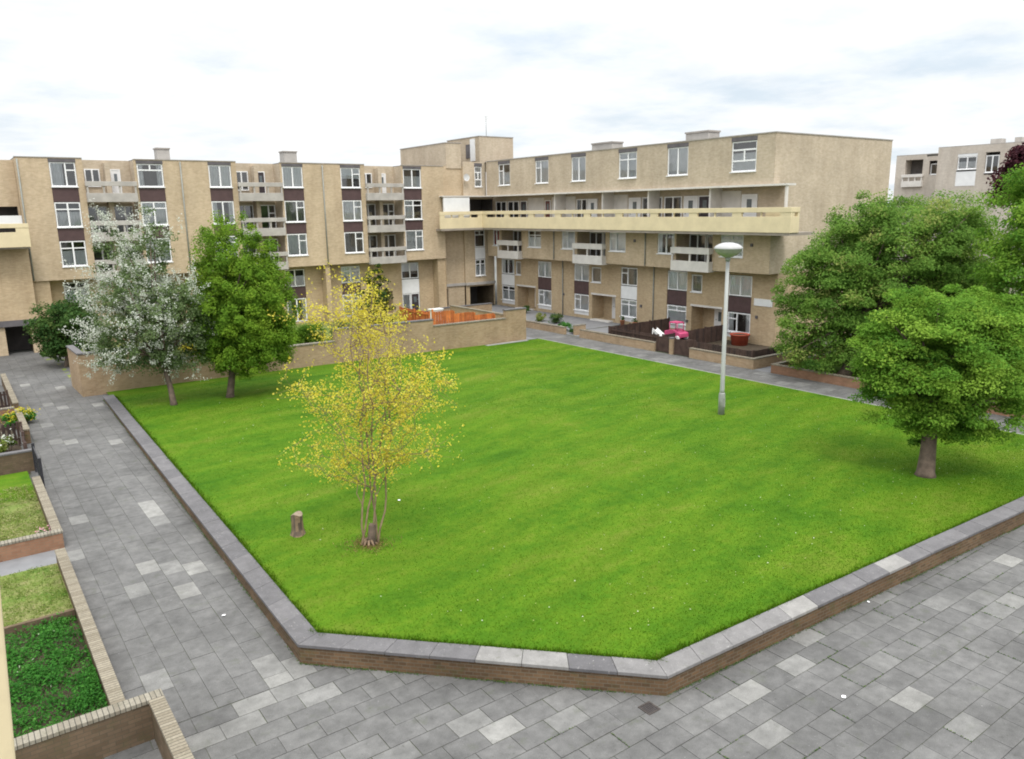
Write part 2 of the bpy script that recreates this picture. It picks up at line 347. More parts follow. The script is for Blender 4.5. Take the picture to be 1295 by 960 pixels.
def window(fac, s0, s1, z0, z1, parent, d=-.08, style='pair', cur='net', label=None, sill=True, opaque=False, name='window', flip=False):
    mb = MB(); t = .075; D0, D1 = d-.05, d+.03
    b = lambda a0, a1, c0, c1, dd=0: fac.box(mb, a0, a1, c0, c1, D0, D1+dd, 'upvc')
    b(s0, s1, z0, z0+t); b(s0, s1, z1-t, z1); b(s0, s0+t, z0+t, z1-t); b(s1-t, s1, z0+t, z1-t)
    w = s1-s0; h = z1-z0
    if style == 'pair':
        m = (s0+s1)/2; b(m-.05, m+.05, z0+t, z1-t); zt = z1-h*.28
        b(s0+t, m-.05, zt-.04, zt+.04); b(m+.05, s1-t, zt-.04, zt+.04)
    elif style == 'pic':
        m = s0+w*.60 if not flip else s0+w*.40; b(m-.045, m+.045, z0+t, z1-t); zt = z1-h*.32
        a0, a1 = (m+.045, s1-t) if not flip else (s0+t, m-.045); b(a0, a1, zt-.04, zt+.04)
    elif style == 'top':
        zt = z1-h*.27; b(s0+t, s1-t, zt-.045, zt+.045); m = (s0+s1)/2; b(m-.045, m+.045, zt+.045, z1-t)
    elif style == 'two':
        m = (s0+s1)/2; b(m-.05, m+.05, z0+t, z1-t)
    elif style == 'grid':
        z_a, z_b = z0+h*.36, z0+h*.72
        b(s0+t, s1-t, z_a-.05, z_a+.05); b(s0+t, s1-t, z_b-.05, z_b+.05); m = (s0+s1)/2; b(m-.05, m+.05, z_a+.05, z_b-.05)
    if sill: fac.box(mb, s0-.05, s1+.05, z0-.06, z0-.002, d, d+.16, 'upvc')
    o = mb.build(name, parent)
    if label: o['label'] = label
    pb = MB(); pd = d-.02
    pq = [fac.P(s0+t*.5, z0+t*.5, pd), fac.P(s1-t*.5, z0+t*.5, pd), fac.P(s1-t*.5, z1-t*.5, pd), fac.P(s0+t*.5, z1-t*.5, pd)]
    pb.face(pq if fac.axis == 'x' else pq[::-1], 'glass')
    pb.build('pane', o)
    if opaque:
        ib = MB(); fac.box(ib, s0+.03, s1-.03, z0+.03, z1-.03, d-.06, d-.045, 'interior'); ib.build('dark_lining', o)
    def fold(a0, a1, c0, c1, mat, amp=.018, dd=-.055):
        cb = MB(); n = max(6, int((a1-a0)/.07)); c0 += random.choice((0, 0, .02)); prev = None
        for i in range(n+1):
            s = a0+(a1-a0)*i/n; q = d+dd+amp*math.sin(i*1.9+s*3)
            cur_ = (s, q)
            if prev: cb.face([fac.P(prev[0], c0, prev[1]), fac.P(s, c0, q), fac.P(s, c1, q), fac.P(prev[0], c1, prev[1])], mat, smooth=True)
            prev = cur_
        cb.build('curtain', o)
    if not opaque:
        if cur == 'net': fold(s0+.02, s1-.02, z0, z1, 'curtain')
        elif cur == 'half': fold(s0+.02, s1-.02, z0, z0+h*.62, 'curtain')
        elif cur == 'sides': fold(s0+.02, s0+w*.24, z0, z1, 'curtain', .04); fold(s1-w*.24, s1-.02, z0, z1, 'curtain', .04)
        elif cur == 'left': fold(s0+.02, s0+w*.5, z0, z1, 'curtain', .03)
        elif cur == 'right': fold(s1-w*.5, s1-.02, z0, z1, 'curtain', .03)
        elif cur == 'blind': fold(s0+.02, s1-.02, z0+h*.45, z1, 'curtain', .004)
        elif cur == 'drape': fold(s0+.02, s1-.02, z0, z1, 'drape', .04)
        elif cur == 'red': fold(s0+.02, s1-.02, z0, z1, 'red_drape', .04)
    return o
def panel(fac, s0, s1, z0, z1, parent, mat='spandrel', d=-.03, name='spandrel_panel', label=None):
    mb = MB(); fac.box(mb, s0, s1, z0, z1, d-.05, d, mat); o = mb.build(name, parent)
    if label: o['label'] = label
    return o
def door(fac, s0, s1, z0, z1, parent, d=0., mat='door_white', glass=True, label=None):
    mb = MB(); t = .07
    fac.box(mb, s0, s0+t, z0, z1, d-.04, d+.04, 'upvc'); fac.box(mb, s1-t, s1, z0, z1, d-.04, d+.04, 'upvc'); fac.box(mb, s0+t, s1-t, z1-t, z1, d-.04, d+.04, 'upvc')
    fac.box(mb, s0+t, s1-t, z0, z1-t, d-.03, d+.015, mat)
    o = mb.build('door', parent)
    if label: o['label'] = label
    w = s1-s0
    if glass:
        g = MB(); fac.box(g, s0+w*.34, s1-w*.34, z0+(z1-z0)*.48, z1-.32, d, d+.022, 'frost'); g.build('door_light', o)
    k = MB(); fac.box(k, s1-t-.16, s1-t-.06, z0+1.0, z0+1.05, d+.015, d+.06, 'lamp_sleeve'); k.build('handle', o)
    return o
def balcony(fac, s0, s1, zf, parent, out=.42, mat='concrete', posts=2, band=.62, gap=.48, rail=.32, stuff=True):
    """zf = underside; lower band, slot with posts, top rail, and floor slab"""
    mb = MB(); th = .12
    fac.box(mb, s0, s1, zf, zf+band, out-th, out, mat)
    fac.box(mb, s0, s0+th, zf, zf+band, -.1, out-th, mat); fac.box(mb, s1-th, s1, zf, zf+band, -.1, out-th, mat)
    fac.box(mb, s0+th, s1-th, zf+.02, zf+.22, -1.38, out-th, mat)
    o = mb.build('balcony', parent, bevel=.012)
    rb = MB(); zr = zf+band+gap
    fac.box(rb, s0-.03, s1+.03, zr, zr+rail, out-th-.03, out+.03, mat)
    fac.box(rb, s0, s0+th, zr+.03, zr+rail-.02, -.1, out-th-.03, mat); fac.box(rb, s1-th, s1, zr+.03, zr+rail-.02, -.1, out-th-.03, mat)
    rb.build('rail', o, bevel=.012)
    for i in range(posts+2):
        pb = MB(); c = s0+.09+(s1-s0-.18)*i/(posts+1); fac.box(pb, c-.06, c+.06, zf+band, zr, out-th+.01, out-.02, mat); pb.build('rail_post', o)
    return o
def roofbox(mb, x0, x1, y0, y1, z): mb.box(x0, x1, y0, y1, z, z+.05, 'felt')


# ================================================================== SETTING
def hlawn(x, y):
    zl = .20+.25*min(1, max(0, (43.3-y)/28.8)); e = min(1, max(0, (34.2-x)/11)); e = e*e*(3-2*e)
    yb = min(1, max(0, (44-y)/7)); z = .05+(zl-.08)*e*(.45+.55*yb)
    inb = min(1, max(0, (x-6.5)/3))*min(1, max(0, (34-x)/4))*min(1, max(0, (y-11.5)/4))*min(1, max(0, (43-y)/3))
    z += inb*(.09*math.sin(x*.42+y*.21)*math.sin(y*.33-.7)+.05*math.sin(x*.9-y*.6))
    z += inb*.22*math.exp(-((x-18)**2/14+(y-27)**2/5))
    return max(z, .03)
A0, B0, C0, D0 = (5.75, 43.6), (4.92, 14.5), (10.13, 9.13), (34.2, 8.1)      # outer line of the low wall round the lawn
ZA, ZB, ZC, ZD = .22, .46, .46, .55
# big ground sheet
mb = MB(); mb.face([(-2500, -2500, -.16), (2500, -2500, -.16), (2500, 2500, -.16), (-2500, 2500, -.16)], 'far_ground')
struct(mb.build('ground'))
mb = MB(); mb.face([(-12, -30, -.012), (60, -30, -.012), (60, 66, -.012), (-12, 66, -.012)], 'joint')
struct(mb.build('paving_bed'))
# paving slabs
pale_px = [(200,856),(188,749),(208,723),(173,716),(239,718),(228,755),(101,697),(183,636),(190,650),(203,664),(28,489),(85,513),(118,513),(72,560),(92,558),(58,510),(98,486),(75,492),
 (345,841),(353,857),(375,855),(378,868),(400,886),(322,888),(302,908),(612,903),(630,925),(936,878),(1010,838),(959,937),(1172,887),(1262,706),(1285,712),(1262,760),(240,942),(60,540),(148,560),(88,655),(735,826),(1208,907),(1030,800)]
pale2 = [(835,454),(730,435),(755,439),(780,444),(805,449),(860,455),(900,462),(960,473),(975,476),(1000,484),(1020,487),(1040,491),(1250,770),(1225,758),(1180,760),(720,915),(480,858),(1120,840)]
pale_pts = [at(*p) for p in pale_px]; pale2_pts = [at(*p) for p in pale2]
def in_lawn(x, y): return (x > 4.9+(y-14.5)*.029 and x < 34.2 and y > 9.1-(x-10.13)*.043 and x+y > 19.3 and y < 45)
def slab_field(mb, x0, x1, y0, y1, w, l, clip=None, off=True):
    nx = int(round((x1-x0)/w)); ny = int(round((y1-y0)/l))
    path_like = l > w
    for j in range(-1, ny+1):
        for i in range(-1 if off else 0, nx+1):
            if l < w: ox = (.5*w if (j % 2 and off) else 0); oy = 0
            else: ox = 0; oy = (.5*l if (i % 2 and off) else 0)
            a, b, c, d = x0+i*w+ox, x0+(i+1)*w+ox, y0+j*l+oy, y0+(j+1)*l+oy
            a, b, c, d = max(a, x0), min(b, x1), max(c, y0), min(d, y1)
            if b-a < .08 or d-c < .08: continue
            if clip and clip(a, b, c, d): continue
            g = random.uniform(.003, .006) if path_like else random.uniform(.004, .009); tone = min(.84, max(0, random.gauss(.48, .09 if path_like else .15)))
            if random.random() < (.004 if path_like else .006): tone = random.uniform(.83, .9)
            for p in pale_pts:
                if a <= p.x < b and c <= p.y < d: tone = random.uniform(.91, 1)
            for p in pale2_pts:
                if a <= p.x < b and c <= p.y < d: tone = random.uniform(.86, .91)
            h = random.uniform(-.003, .003); t = [random.uniform(-.002, .002) for _ in range(4)]; g2 = random.uniform(.003, .006) if path_like else random.uniform(.004, .011)
            mb.prism([(a+g, c+g2), (b-g, c+g2), (b-g, d-g2), (a+g2, d-g)], -.03, [h+q for q in t], 'paving', tone)
full = lambda a, b, c, d: in_lawn(a+.05, c+.05) and in_lawn(b-.05, c+.05) and in_lawn(a+.05, d-.05) and in_lawn(b-.05, d-.05) 
mb = MB(); slab_field(mb, 1.6, 6.4, 14.02, 63.6, .5, .82, full); struct(mb.build('path'))
mb = MB(); slab_field(mb, -3, 47, -7, 14.0, .745, .5, lambda a, b, c, d: full(a, b, c, d) or (d > 9.2 and a > 10.5 and b < 34.2) or (b < 1.4 and d > 8)); struct(mb.build('pavement'))
mb = MB(); slab_field(mb, 34.3, 36.85, 14.02, 63, .85, .75); struct(mb.build('path'))
mb = MB(); mb.box(36.9, 43.0, -2, 14, -.03, -.004, 'tarmac'); mb.box(36.86, 44, 26.25, 27.35, -.03, .0, 'tarmac'); mb.box(33.3, 34.28, 44.3, 63, -.03, .0, 'tarmac'); mb.box(36.9, 44, 45.3, 63, -.03, -.004, 'tarmac')
struct(mb.build('tarmac_path'))
# lawn
bm = bmesh.new(); nx, ny = 90, 110
poly_in = lambda x, y: in_lawn(x-.25, y-.25)
gx = [5.0+(34.2-5.0)*i/nx for i in range(nx+1)]; gy = [8.3+(45.0-8.3)*j/ny for j in range(ny+1)]
def lawn_clip(x, y):
    # pull grid points that fall outside back under the coping line
    xl = 4.92+(y-14.5)*.0287+.3; yl = 9.13-(x-10.13)*.0428+.3
    x = max(x, xl); y = max(y, yl)
    y = min(y, 45.12-(x-5)*.037 if x < 33.1 else 43.9)
    dd = (19.42+.42 - (x+y))
    if dd > 0: x += dd/2; y += dd/2
    return x, y
V = {}
for j, y in enumerate(gy):
    for i, x in enumerate(gx):
        X, Y = lawn_clip(x, y); V[i, j] = bm.verts.new((X, Y, hlawn(X, Y)))
for j in range(ny):
    for i in range(nx):
        try: f = bm.faces.new((V[i,j], V[i+1,j], V[i+1,j+1], V[i,j+1])); f.smooth = True
        except Exception: pass
me = bpy.data.meshes.new('lawn'); bm.to_mesh(me); bm.free(); me.materials.append(MT['lawn'])
lawn = bpy.data.objects.new('lawn', me); COL.objects.link(lawn); struct(lawn)
# thin kerb where the lawn meets the far path
mb = MB()
for i in range(28):
    y0 = 8.2+i*1.28; mb.box(34.2, 34.3, y0+.01, y0+1.27, -.1, .045+random.uniform(-.006, .006), 'grey_kerb')
struct(mb.build('kerb'))

def mesh_np(name, verts, faces, mat, tone, parent=None, smooth=False):
    nv, nf = len(verts), len(faces); k = faces.shape[1]
    me = bpy.data.meshes.new(name); me.vertices.add(nv); me.vertices.foreach_set('co', verts.astype(np.float32).ravel())
    me.loops.add(nf*k); me.polygons.add(nf)
    me.loops.foreach_set('vertex_index', faces.astype(np.int32).ravel())
    me.polygons.foreach_set('loop_start', np.arange(0, nf*k, k, dtype=np.int32)); me.polygons.foreach_set('loop_total', np.full(nf, k, dtype=np.int32))
    me.materials.append(MT[mat]); a = me.attributes.new('tone', 'FLOAT', 'FACE'); a.data.foreach_set('value', np.clip(tone, 0, 1).astype(np.float32))
    me.update(calc_edges=True); me.validate()
    o = bpy.data.objects.new(name, me); COL.objects.link(o)
    if parent: put(o, parent)
    return o
# grass blades
hl = np.vectorize(hlawn)
def blades(x, y, z, hmin, hmax, w, tone, lean=.5):
    n = len(x); th = rng.uniform(0, 2*math.pi, n); h = rng.uniform(hmin, hmax, n); ww = w*rng.uniform(.6, 1.4, n)
    dx, dy = np.cos(th)*ww, np.sin(th)*ww; lx, ly = rng.normal(0, lean, n)*h, rng.normal(0, lean, n)*h
    v = np.empty((n, 3, 3)); v[:,0] = np.c_[x-dx, y-dy, z-.005]; v[:,1] = np.c_[x+dx, y+dy, z-.005]; v[:,2] = np.c_[x+lx, y+ly, z+h]
    return v.reshape(-1, 3), np.arange(3*n).reshape(-1, 3), tone
n = 380000
stripe = lambda x, y: .10*np.sign(np.sin((x*.35+y)*2.1))
bx = rng.uniform(5, 34.2, n); by = 8.6+(44-8.6)*rng.random(n)**1.7
keep = (bx > 4.92+(by-14.5)*.0287+.45) & (by > 9.13-(bx-10.13)*.0428+.45) & (bx+by > 19.42+.66) & (bx < 34.15) & (by < 44)
bx, by = bx[keep], by[keep]
tone = .45+.26*np.sin(bx*.5+1.3*np.sin(by*.31))*np.sin(by*.43+.8*np.sin(bx*.37))+rng.normal(0, .045, len(bx))+stripe(bx, by)*.5
v, f, t = blades(bx, by, hl(bx, by), .012, .032, .009, tone)
tag(mesh_np('grass', v, f, 'blade', t), 'short mown green grass covering the lawn', 'grass', kind='stuff')
# longer tufts along the foot and edge of the coping
ex, ey = [], []
for (p, q, nn) in ((A0, B0, 5200), (B0, C0, 2600), (C0, D0, 7000)):
    p, q = Vector(p), Vector(q); dv = (q-p); nrm = Vector((-dv.y, dv.x)).normalized()
    tt = rng.random(nn); off = .5+np.abs(rng.normal(0, .05, nn))*rng.choice([.3, 1, 1.6], nn) - .02
    ex.append(p.x+dv.x*tt+nrm.x*off); ey.append(p.y+dv.y*tt+nrm.y*off)
ex, ey = np.concatenate(ex), np.concatenate(ey)
v, f, t = blades(ex, ey, hl(ex, ey), .05, .11, .010, rng.normal(.5, .25, len(ex)), .6)
tag(mesh_np('grass_edging', v, f, 'blade', t), 'longer grass tufts growing along the inside edge of the coping', 'grass', kind='stuff')

# ---- low retaining wall round the lawn: brickwork + coping stones
rw = thing('retaining_wall', 'low brown brick wall with grey coping stones running round the near sides of the lawn', 'wall', (10.1, 9.1, 0))
def offs(path, d):
    out = []
    for i, p in enumerate(path):
        p = Vector(p); ns = []
        if i > 0: e = (p-Vector(path[i-1])).normalized(); ns.append(Vector((-e.y, e.x)))
        if i < len(path)-1: e = (Vector(path[i+1])-p).normalized(); ns.append(Vector((-e.y, e.x)))
        nn = sum(ns, Vector((0, 0))).normalized(); out.append(p+nn*(d/max(.3, nn.dot(ns[0]))))
    return out
path = [A0, B0, C0, D0]; zs = [ZA, ZB, ZC, ZD]
inn = offs(path, .34); cop_o = offs(path, -.04); cop_i = offs(path, .47)
mb = MB()
for i in range(3):
    mb.prism([path[i], path[i+1], inn[i+1], inn[i]], -.1, [zs[i]-.075, zs[i+1]-.075, zs[i+1]-.075, zs[i]-.075], 'lowwall')
mb.build('brickwork', rw)
cop_pale = [at(632, 826, .45), at(650, 828, .45), at(708, 834, .45), at(985, 771, .45), at(1115, 708, .45), at(690, 832, .45)]
ltex = [at(900, 805, .45), at(870, 822, .45), at(940, 790, .45), at(800, 842, .45)]
for i in range(3):
    L = (Vector(path[i+1])-Vector(path[i])).length; n = int(round(L/(.92 if i != 0 else 1.0)))
    for k in range(n):
        a, b = k/n+.004/L, (k+1)/n-.004/L
        q = [Vector(cop_o[i]).lerp(Vector(cop_o[i+1]), a), Vector(cop_o[i]).lerp(Vector(cop_o[i+1]), b), Vector(cop_i[i]).lerp(Vector(cop_i[i+1]), b), Vector(cop_i[i]).lerp(Vector(cop_i[i+1]), a)]
        za, zb = zs[i]+(zs[i+1]-zs[i])*a, zs[i]+(zs[i+1]-zs[i])*b; j = random.uniform(-.006, .006)
        c = (q[0]+q[2])/2; tone = min(.7, max(0, random.gauss(.42, .2))); lab = None
        for p in cop_pale:
            if (c-p.xy).length < .52: tone = random.uniform(.82, .92); lab = 'pale replacement coping stone'
        for p in ltex:
            if (c-p.xy).length < .8: tone = .78
        mb = MB(); mb.prism([tuple(p) for p in q], [za-.074+j, zb-.074+j, zb-.074+j, za-.074+j], [za+j, zb+j, zb+j, za+j], 'coping', tone)
        o = mb.build('coping_stone', rw, bevel=.010)
        if lab: o['label'] = lab

# ================================================================== BUILDINGS
# ---- long block along the back
LB = thing('apartment_block', 'long buff brick apartment block at the back with three stacks of grey concrete balconies', 'apartment block', (21, 62.8, 0))
fu = Fac('x', 62.8); fl = Fac('x', 63.9)
cols = {'A': (6.8, 8.42), 'B': (12.3, 14.08), 'C': (17.3, 19.0), 'D': (23.0, 24.72), 'E': (28.0, 29.8), 'F': (33.88, 35.7)}
bals = [(8.85, 12.12), (19.4, 22.85), (30.2, 33.72)]
ZR = 13.1
holes = [(a, b, 5.68, 13.02, .6) for a, b in cols.values()] + [(a, b, 4.86, ZR, 1.5, 'buff_top', 'buff_top', True) for a, b in bals]
mb = MB(); fu.wall(mb, 4.85, 38.0, 4.85, ZR, holes, 'buff')
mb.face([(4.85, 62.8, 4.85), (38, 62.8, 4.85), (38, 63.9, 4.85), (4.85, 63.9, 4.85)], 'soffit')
mb.face([(4.85, 62.8, 4.85), (4.85, 76, 4.85), (4.85, 76, ZR), (4.85, 62.8, ZR)], 'buff'); mb.face([(38, 62.8, 0), (38, 76, 0), (38, 76, ZR), (38, 62.8, ZR)], 'buff')
mb.build('wall', LB)
mb = MB()
prev = 4.85
for a, b in bals: mb.box(prev, a, 62.86, 64.35, ZR-.04, ZR, 'felt'); prev = b
mb.box(prev, 38, 62.86, 64.35, ZR-.04, ZR, 'felt'); mb.box(4.85, 38, 64.35, 76, ZR-.04, ZR, 'felt')
rf = mb.build('roof', LB)
mb = MB()
prev = 4.82
for a, b in bals+[(38.0, 39)]:
    mb.box(prev, a, 62.76, 62.95, ZR+.002, ZR+.06, 'flashing'); prev = b
mb.build('roof_edge', LB)
for x0, x1, y0, y1 in ((678, 733, 65, 118), ): pass
for (px0, px1, py) in ((198, 214, 188), (358.5, 375, 192)):
    p0, p1 = atY(px0, py, 66), atY(px1, py, 66); mb = MB(); mb.box(p0.x, p1.x, 66, 67.0, ZR, p0.z, 'concrete'); mb.box(p0.x-.06, p1.x+.06, 65.94, 67.06, p0.z-.02, p0.z+.08, 'flashing'); mb.build('chimney', rf)
st = {'A': [('pic','left'),('pair','half'),('pair','half')], 'B': [('top','sides'),('pair','net'),('pair','net')], 'C': [('two','net'),('two','sides'),('pair','net')],
      'D': [('two','net'),('pic','drape'),('pic','net')], 'E': [('pic','blind'),('pic','net'),('pic','drape')], 'F': [('two','half'),('pair','left'),('pic','net')]}
for k, (a, b) in cols.items():
    for (z0, z1), (sty, cur) in zip(((11.2, 12.82), (8.46, 10.14), (5.76, 7.5)), st[k]): window(fu, a+.02, b-.02, z0, z1, LB, style=sty, cur=cur)
    panel(fu, a+.01, b-.01, 10.17, 11.12, LB); panel(fu, a+.01, b-.01, 7.53, 8.38, LB); panel(fu, a-.02, b+.02, 12.84, 13.06, LB, 'dark_lintel', .01, 'lintel')
for bi, (a, b) in enumerate(bals):
    m = (a+b)/2
    for li, zf in enumerate((4.7, 7.42, 10.14)):
        balcony(fu, a, b, zf, LB, out=.35)
        zz = zf+.24; fb = Fac('x', 62.8+1.5)
        pb = MB(); fb.box(pb, m-.16, m+.16, zz, min(zz+2.5, ZR-.1), .005, .85, 'buff_top'); pb.build('pier', LB)
        zt = zz+2.1
        if li == 2:
            window(fb, a+.25, m-.4, zz+(.85 if bi != 1 else .6), zt, LB, d=.06, style='two', opaque=True, sill=False)
            door(fb, m+.3, m+.95, zz, zt, LB, d=.05, mat='door_dark' if bi == 1 else 'door_white', glass=True)
        else:
            window(fb, a+.12, m-.2, zz+.12, zt+.1, LB, d=.06, style='two', opaque=True, sill=False); window(fb, m+.2, b-.12, zz+.12, zt+.1, LB, d=.06, style='pic' if li else 'two', opaque=True, sill=False)
# lower two storeys, set back under the overhang
lh = {'A': [('pair','half'),('two','net')], 'B': [('pair','net'),('two','net')], 'C': [('pair','net'),('two','net')], 'D': [('two','half'),('two','sides')], 'E': [('pair','net'),('pair','net')], 'F': [('two','blind'),('two','none')]}
holes = [(a, b, .1, 4.6, .5) for a, b in cols.values()] + [(10.6, 11.9, .05, 2.1, 1.2, 'interior'), (21.4, 22.6, .05, 2.1, 1.2, 'interior'), (31.6, 32.9, .05, 2.1, 1.2, 'interior')]
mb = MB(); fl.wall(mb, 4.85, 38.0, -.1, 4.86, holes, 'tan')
mb.build('wall', LB)
for a, b in ((4.85, 5.9), (15.2, 15.5), (26.2, 26.6), (37.2, 38.0)):
    mb = MB(); mb.box(a, b, 62.95, 63.88, -.1, 4.84, 'tan'); mb.build('pier', LB)
for k, (a, b) in cols.items():
    (s1, c1), (s2, c2) = lh[k]
    window(fl, a+.02, b-.02, 3.12, 4.55, LB, style=s1, cur=c1, sill=False)
    panel(fl, a+.01, b-.01, 2.13 if k != 'F' else 1.75, 3.05, LB, 'white_panel' if k == 'F' else 'spandrel', label='white panel over the door' if k == 'F' else None)
    if k == 'F':
        window(fl, a+.02, a+.85, .15, 1.72, LB, style='none', cur='net', sill=False); door(fl, a+.9, b-.03, .12, 1.72, LB, d=-.08, mat='door_dark', label='dark brown door in a white frame')
    else: window(fl, a+.02, b-.02, .15, 2.1, LB, style=s2, cur=c2, sill=False)

# ---- right hand block with the cream walkway
RB = thing('apartment_block', 'buff brick apartment block behind the street lamp with a long cream walkway across it', 'apartment block', (43, 46, 0))
f43 = Fac('y', 43.0); f44 = Fac('y', 44.0); f442 = Fac('y', 44.25)
YE, YI = 31.1, 63.2
tops = [(32.5, 34.5), (38.2, 40.15), (43.2, 45.15), (48.95, 50.75), (53.75, 55.6), (59.35, 61.2)]
secs = [(33.2, 35.1), (39.25, 40.9), (44.25, 46.1), (50.25, 52.0), (54.85, 56.75), (61.2, 62.3)]
rbal = [(35.68, 39.15), (46.45, 50.05), (57.65, 60.95)]
MT_top = 'buff_top'
mb = MB()
f43.wall(mb, YE, YI, 10.42, 13.62, [(a, b, 11.34, 13.5, .6) for a, b in tops], MT_top)
mb.face([(43, YE, 10.42), (43, YI, 10.42), (44.25, YI, 10.42), (44.25, YE, 10.42)], 'soffit')
mb.build('wall', RB)
mb = MB()
f43.wall(mb, YE, YI, 4.85, 7.5, [(a, b, 5.8, 7.36, .5) for a, b in secs]+[(a+.08, b-.08, 4.87, 7.42, 1.4, 'buff', 'buff') for a, b in rbal], 'buff')
mb.face([(43, YE, 4.85), (43, YI, 4.85), (44.0, YI, 4.85), (44.0, YE, 4.85)], 'soffit')
mb.build('wall', RB)
grd = [(33.1, 35.05), (38.8, 40.75), (43.92, 45.76), (49.6, 51.53), (54.66, 56.62), (60.25, 62.4)]
recs = [(35.55, 38.3), (46.35, 49.2), (57.0, 59.8)]
sml = [(37.4, 38.42), (48.1, 49.3), (59.2, 60.05)]
mb = MB()
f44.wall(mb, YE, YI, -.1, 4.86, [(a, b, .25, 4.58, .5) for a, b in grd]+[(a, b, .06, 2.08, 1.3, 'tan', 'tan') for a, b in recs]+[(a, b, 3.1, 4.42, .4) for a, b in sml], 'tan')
mb.build('wall', RB)
mb = MB(); fe = Fac('x', YE)
fe.wall(mb, 43.0, 56.6, 10.42, 13.62, [], 'buff_top'); fe.wall(mb, 44.25, 56.6, 7.5, 10.42, [], 'buff_top'); fe.wall(mb, 43.0, 56.6, 4.85, 7.5, [], 'buff_top'); fe.wall(mb, 44.0, 56.6, -.1, 4.85, [], 'tan')
mb.face([(56.6, YE, -.1), (56.6, 75, -.1), (56.6, 75, 13.62), (56.6, YE, 13.62)], 'buff')
mb.build('end_wall', RB)
mb = MB(); mb.box(43.06, 56.5, YE+.06, 75, 13.57, 13.615, 'felt'); rf = mb.build('roof', RB)
mb = MB(); mb.box(42.96, 43.15, YE-.04, YI, 13.62, 13.69, 'flashing'); mb.box(43.15, 56.64, YE-.04, YE+.15, 13.62, 13.69, 'flashing'); mb.build('roof_edge', RB)
for (px0, px1, py) in ((748.5, 774, 180), (867.5, 896, 166)):
    p0, p1 = atX(px0, py, 45), atX(px1, py, 45); mb = MB(); mb.box(45, 46.2, p1.y, p0.y, 13.6, p1.z, 'concrete'); mb.box(44.94, 46.26, p1.y-.06, p0.y+.06, p1.z-.02, p1.z+.09, 'flashing'); mb.build('chimney', rf)
for (a, b), (sty, cur) in zip(tops, (('grid','half'),('two','net'),('pair','net'),('two','net'),('pic','net'),('pic','half'))):
    window(f43, a+.02, b-.02, 11.38, 13.28, RB, style=sty, cur=cur); panel(f43, a-.02, b+.02, 13.3, 13.56, RB, 'dark_lintel', .012, 'lintel')
for (a, b), (sty, cur) in zip(secs, (('top','net'),('two','sides'),('pic','net'),('pic','net'),('pair','half'),('two','red'))):
    window(f43, a+.02, b-.02, 5.86, 7.33, RB, style=sty, cur=cur, label='window with a red curtain' if cur == 'red' else None)
for bi, (a, b) in enumerate(rbal):
    balcony(f43, a, b, 4.74, RB, out=.45, mat='white_concrete', posts=1, band=.72, gap=.5, rail=.45)
    fb = Fac('y', 43.0+1.4); m = (a+b)/2
    window(fb, a+.15, m-.05, 5.0, 7.25, RB, d=.06, style='two', opaque=True, sill=False); window(fb, m+.05, b-.15, 5.0, 7.25, RB, d=.06, style='two', opaque=True, sill=False)
gs = [('two','net','pic','sides'),('two','net','top','net'),('pic','drape','pair','net'),('two','net','pic','net'),('two','net','pic','net'),('two','sides','pair','half')]
for i, ((a, b), g) in enumerate(zip(grd, gs)):
    window(f44, a+.02, b-.02, 3.14, 4.54, RB, style=g[0], cur=g[1], sill=False)
    wp = i in (2, 5)
    panel(f44, a+.01, b-.01, 2.05, 3.08, RB, 'white_panel' if wp else 'spandrel', label='white panel between two windows' if wp else None)
    window(f44, a+.02, b-.02, .62, 1.98, RB, style=g[2], cur=g[3], sill=True)
    panel(f44, a+.01, b-.01, .26, .54, RB, 'white_panel', name='sill_panel')
for (a, b) in sml: window(f44, a+.02, b-.02, 3.14, 4.38, RB, style='none', cur='drape')
for i, (a, b) in enumerate(recs):
    mb = MB(); f44.box(mb, a-.08, b+.08, 2.1, 2.24, -.3, .05, 'white_concrete'); mb.build('lintel', RB)
    fd = Fac('y', 45.3); d0 = (a+b)/2-.75
    door(fd, d0, d0+1.0, .08, 2.0, RB, d=.05, mat='door_white' if i < 2 else 'door_dark', label='white front door in a recess' if i < 2 else 'dark front door in a recess')
    sb = MB(); f44.box(sb, a+.3, b-.3, -.05, .1, -.1, .5, 'white_concrete'); sb.build('doorstep', RB)
for (px, py) in ((811, 387), (803, 304.5), (951, 310), (869, 406), (957, 401), (713, 372)):
    p = atX(px, py, 43.0 if py < 330 else 44.0); f = f43 if py < 330 else f44; mb = MB(); f.box(mb, p.y-.09, p.y+.09, p.z-.1, p.z+.1, 0, .08, 'dark_lintel'); mb.build('vent', RB)
for y in (42.1, 53.0):
    mb = MB(); mb.tube([(42.94, y, 4.9), (42.94, y, 7.36)], [.05, .05], 8, 'lamp_sleeve'); mb.tube([(43.94, y, .0), (43.94, y, 4.84)], [.05, .05], 8, 'lamp_sleeve'); mb.build('downpipe', RB)
for x in (4.98, 15.3, 26.4):
    mb = MB(); mb.tube([(x, 62.74, 4.9), (x, 62.74, 13.0)], [.05, .05], 8, 'lamp_sleeve'); mb.build('downpipe', LB)
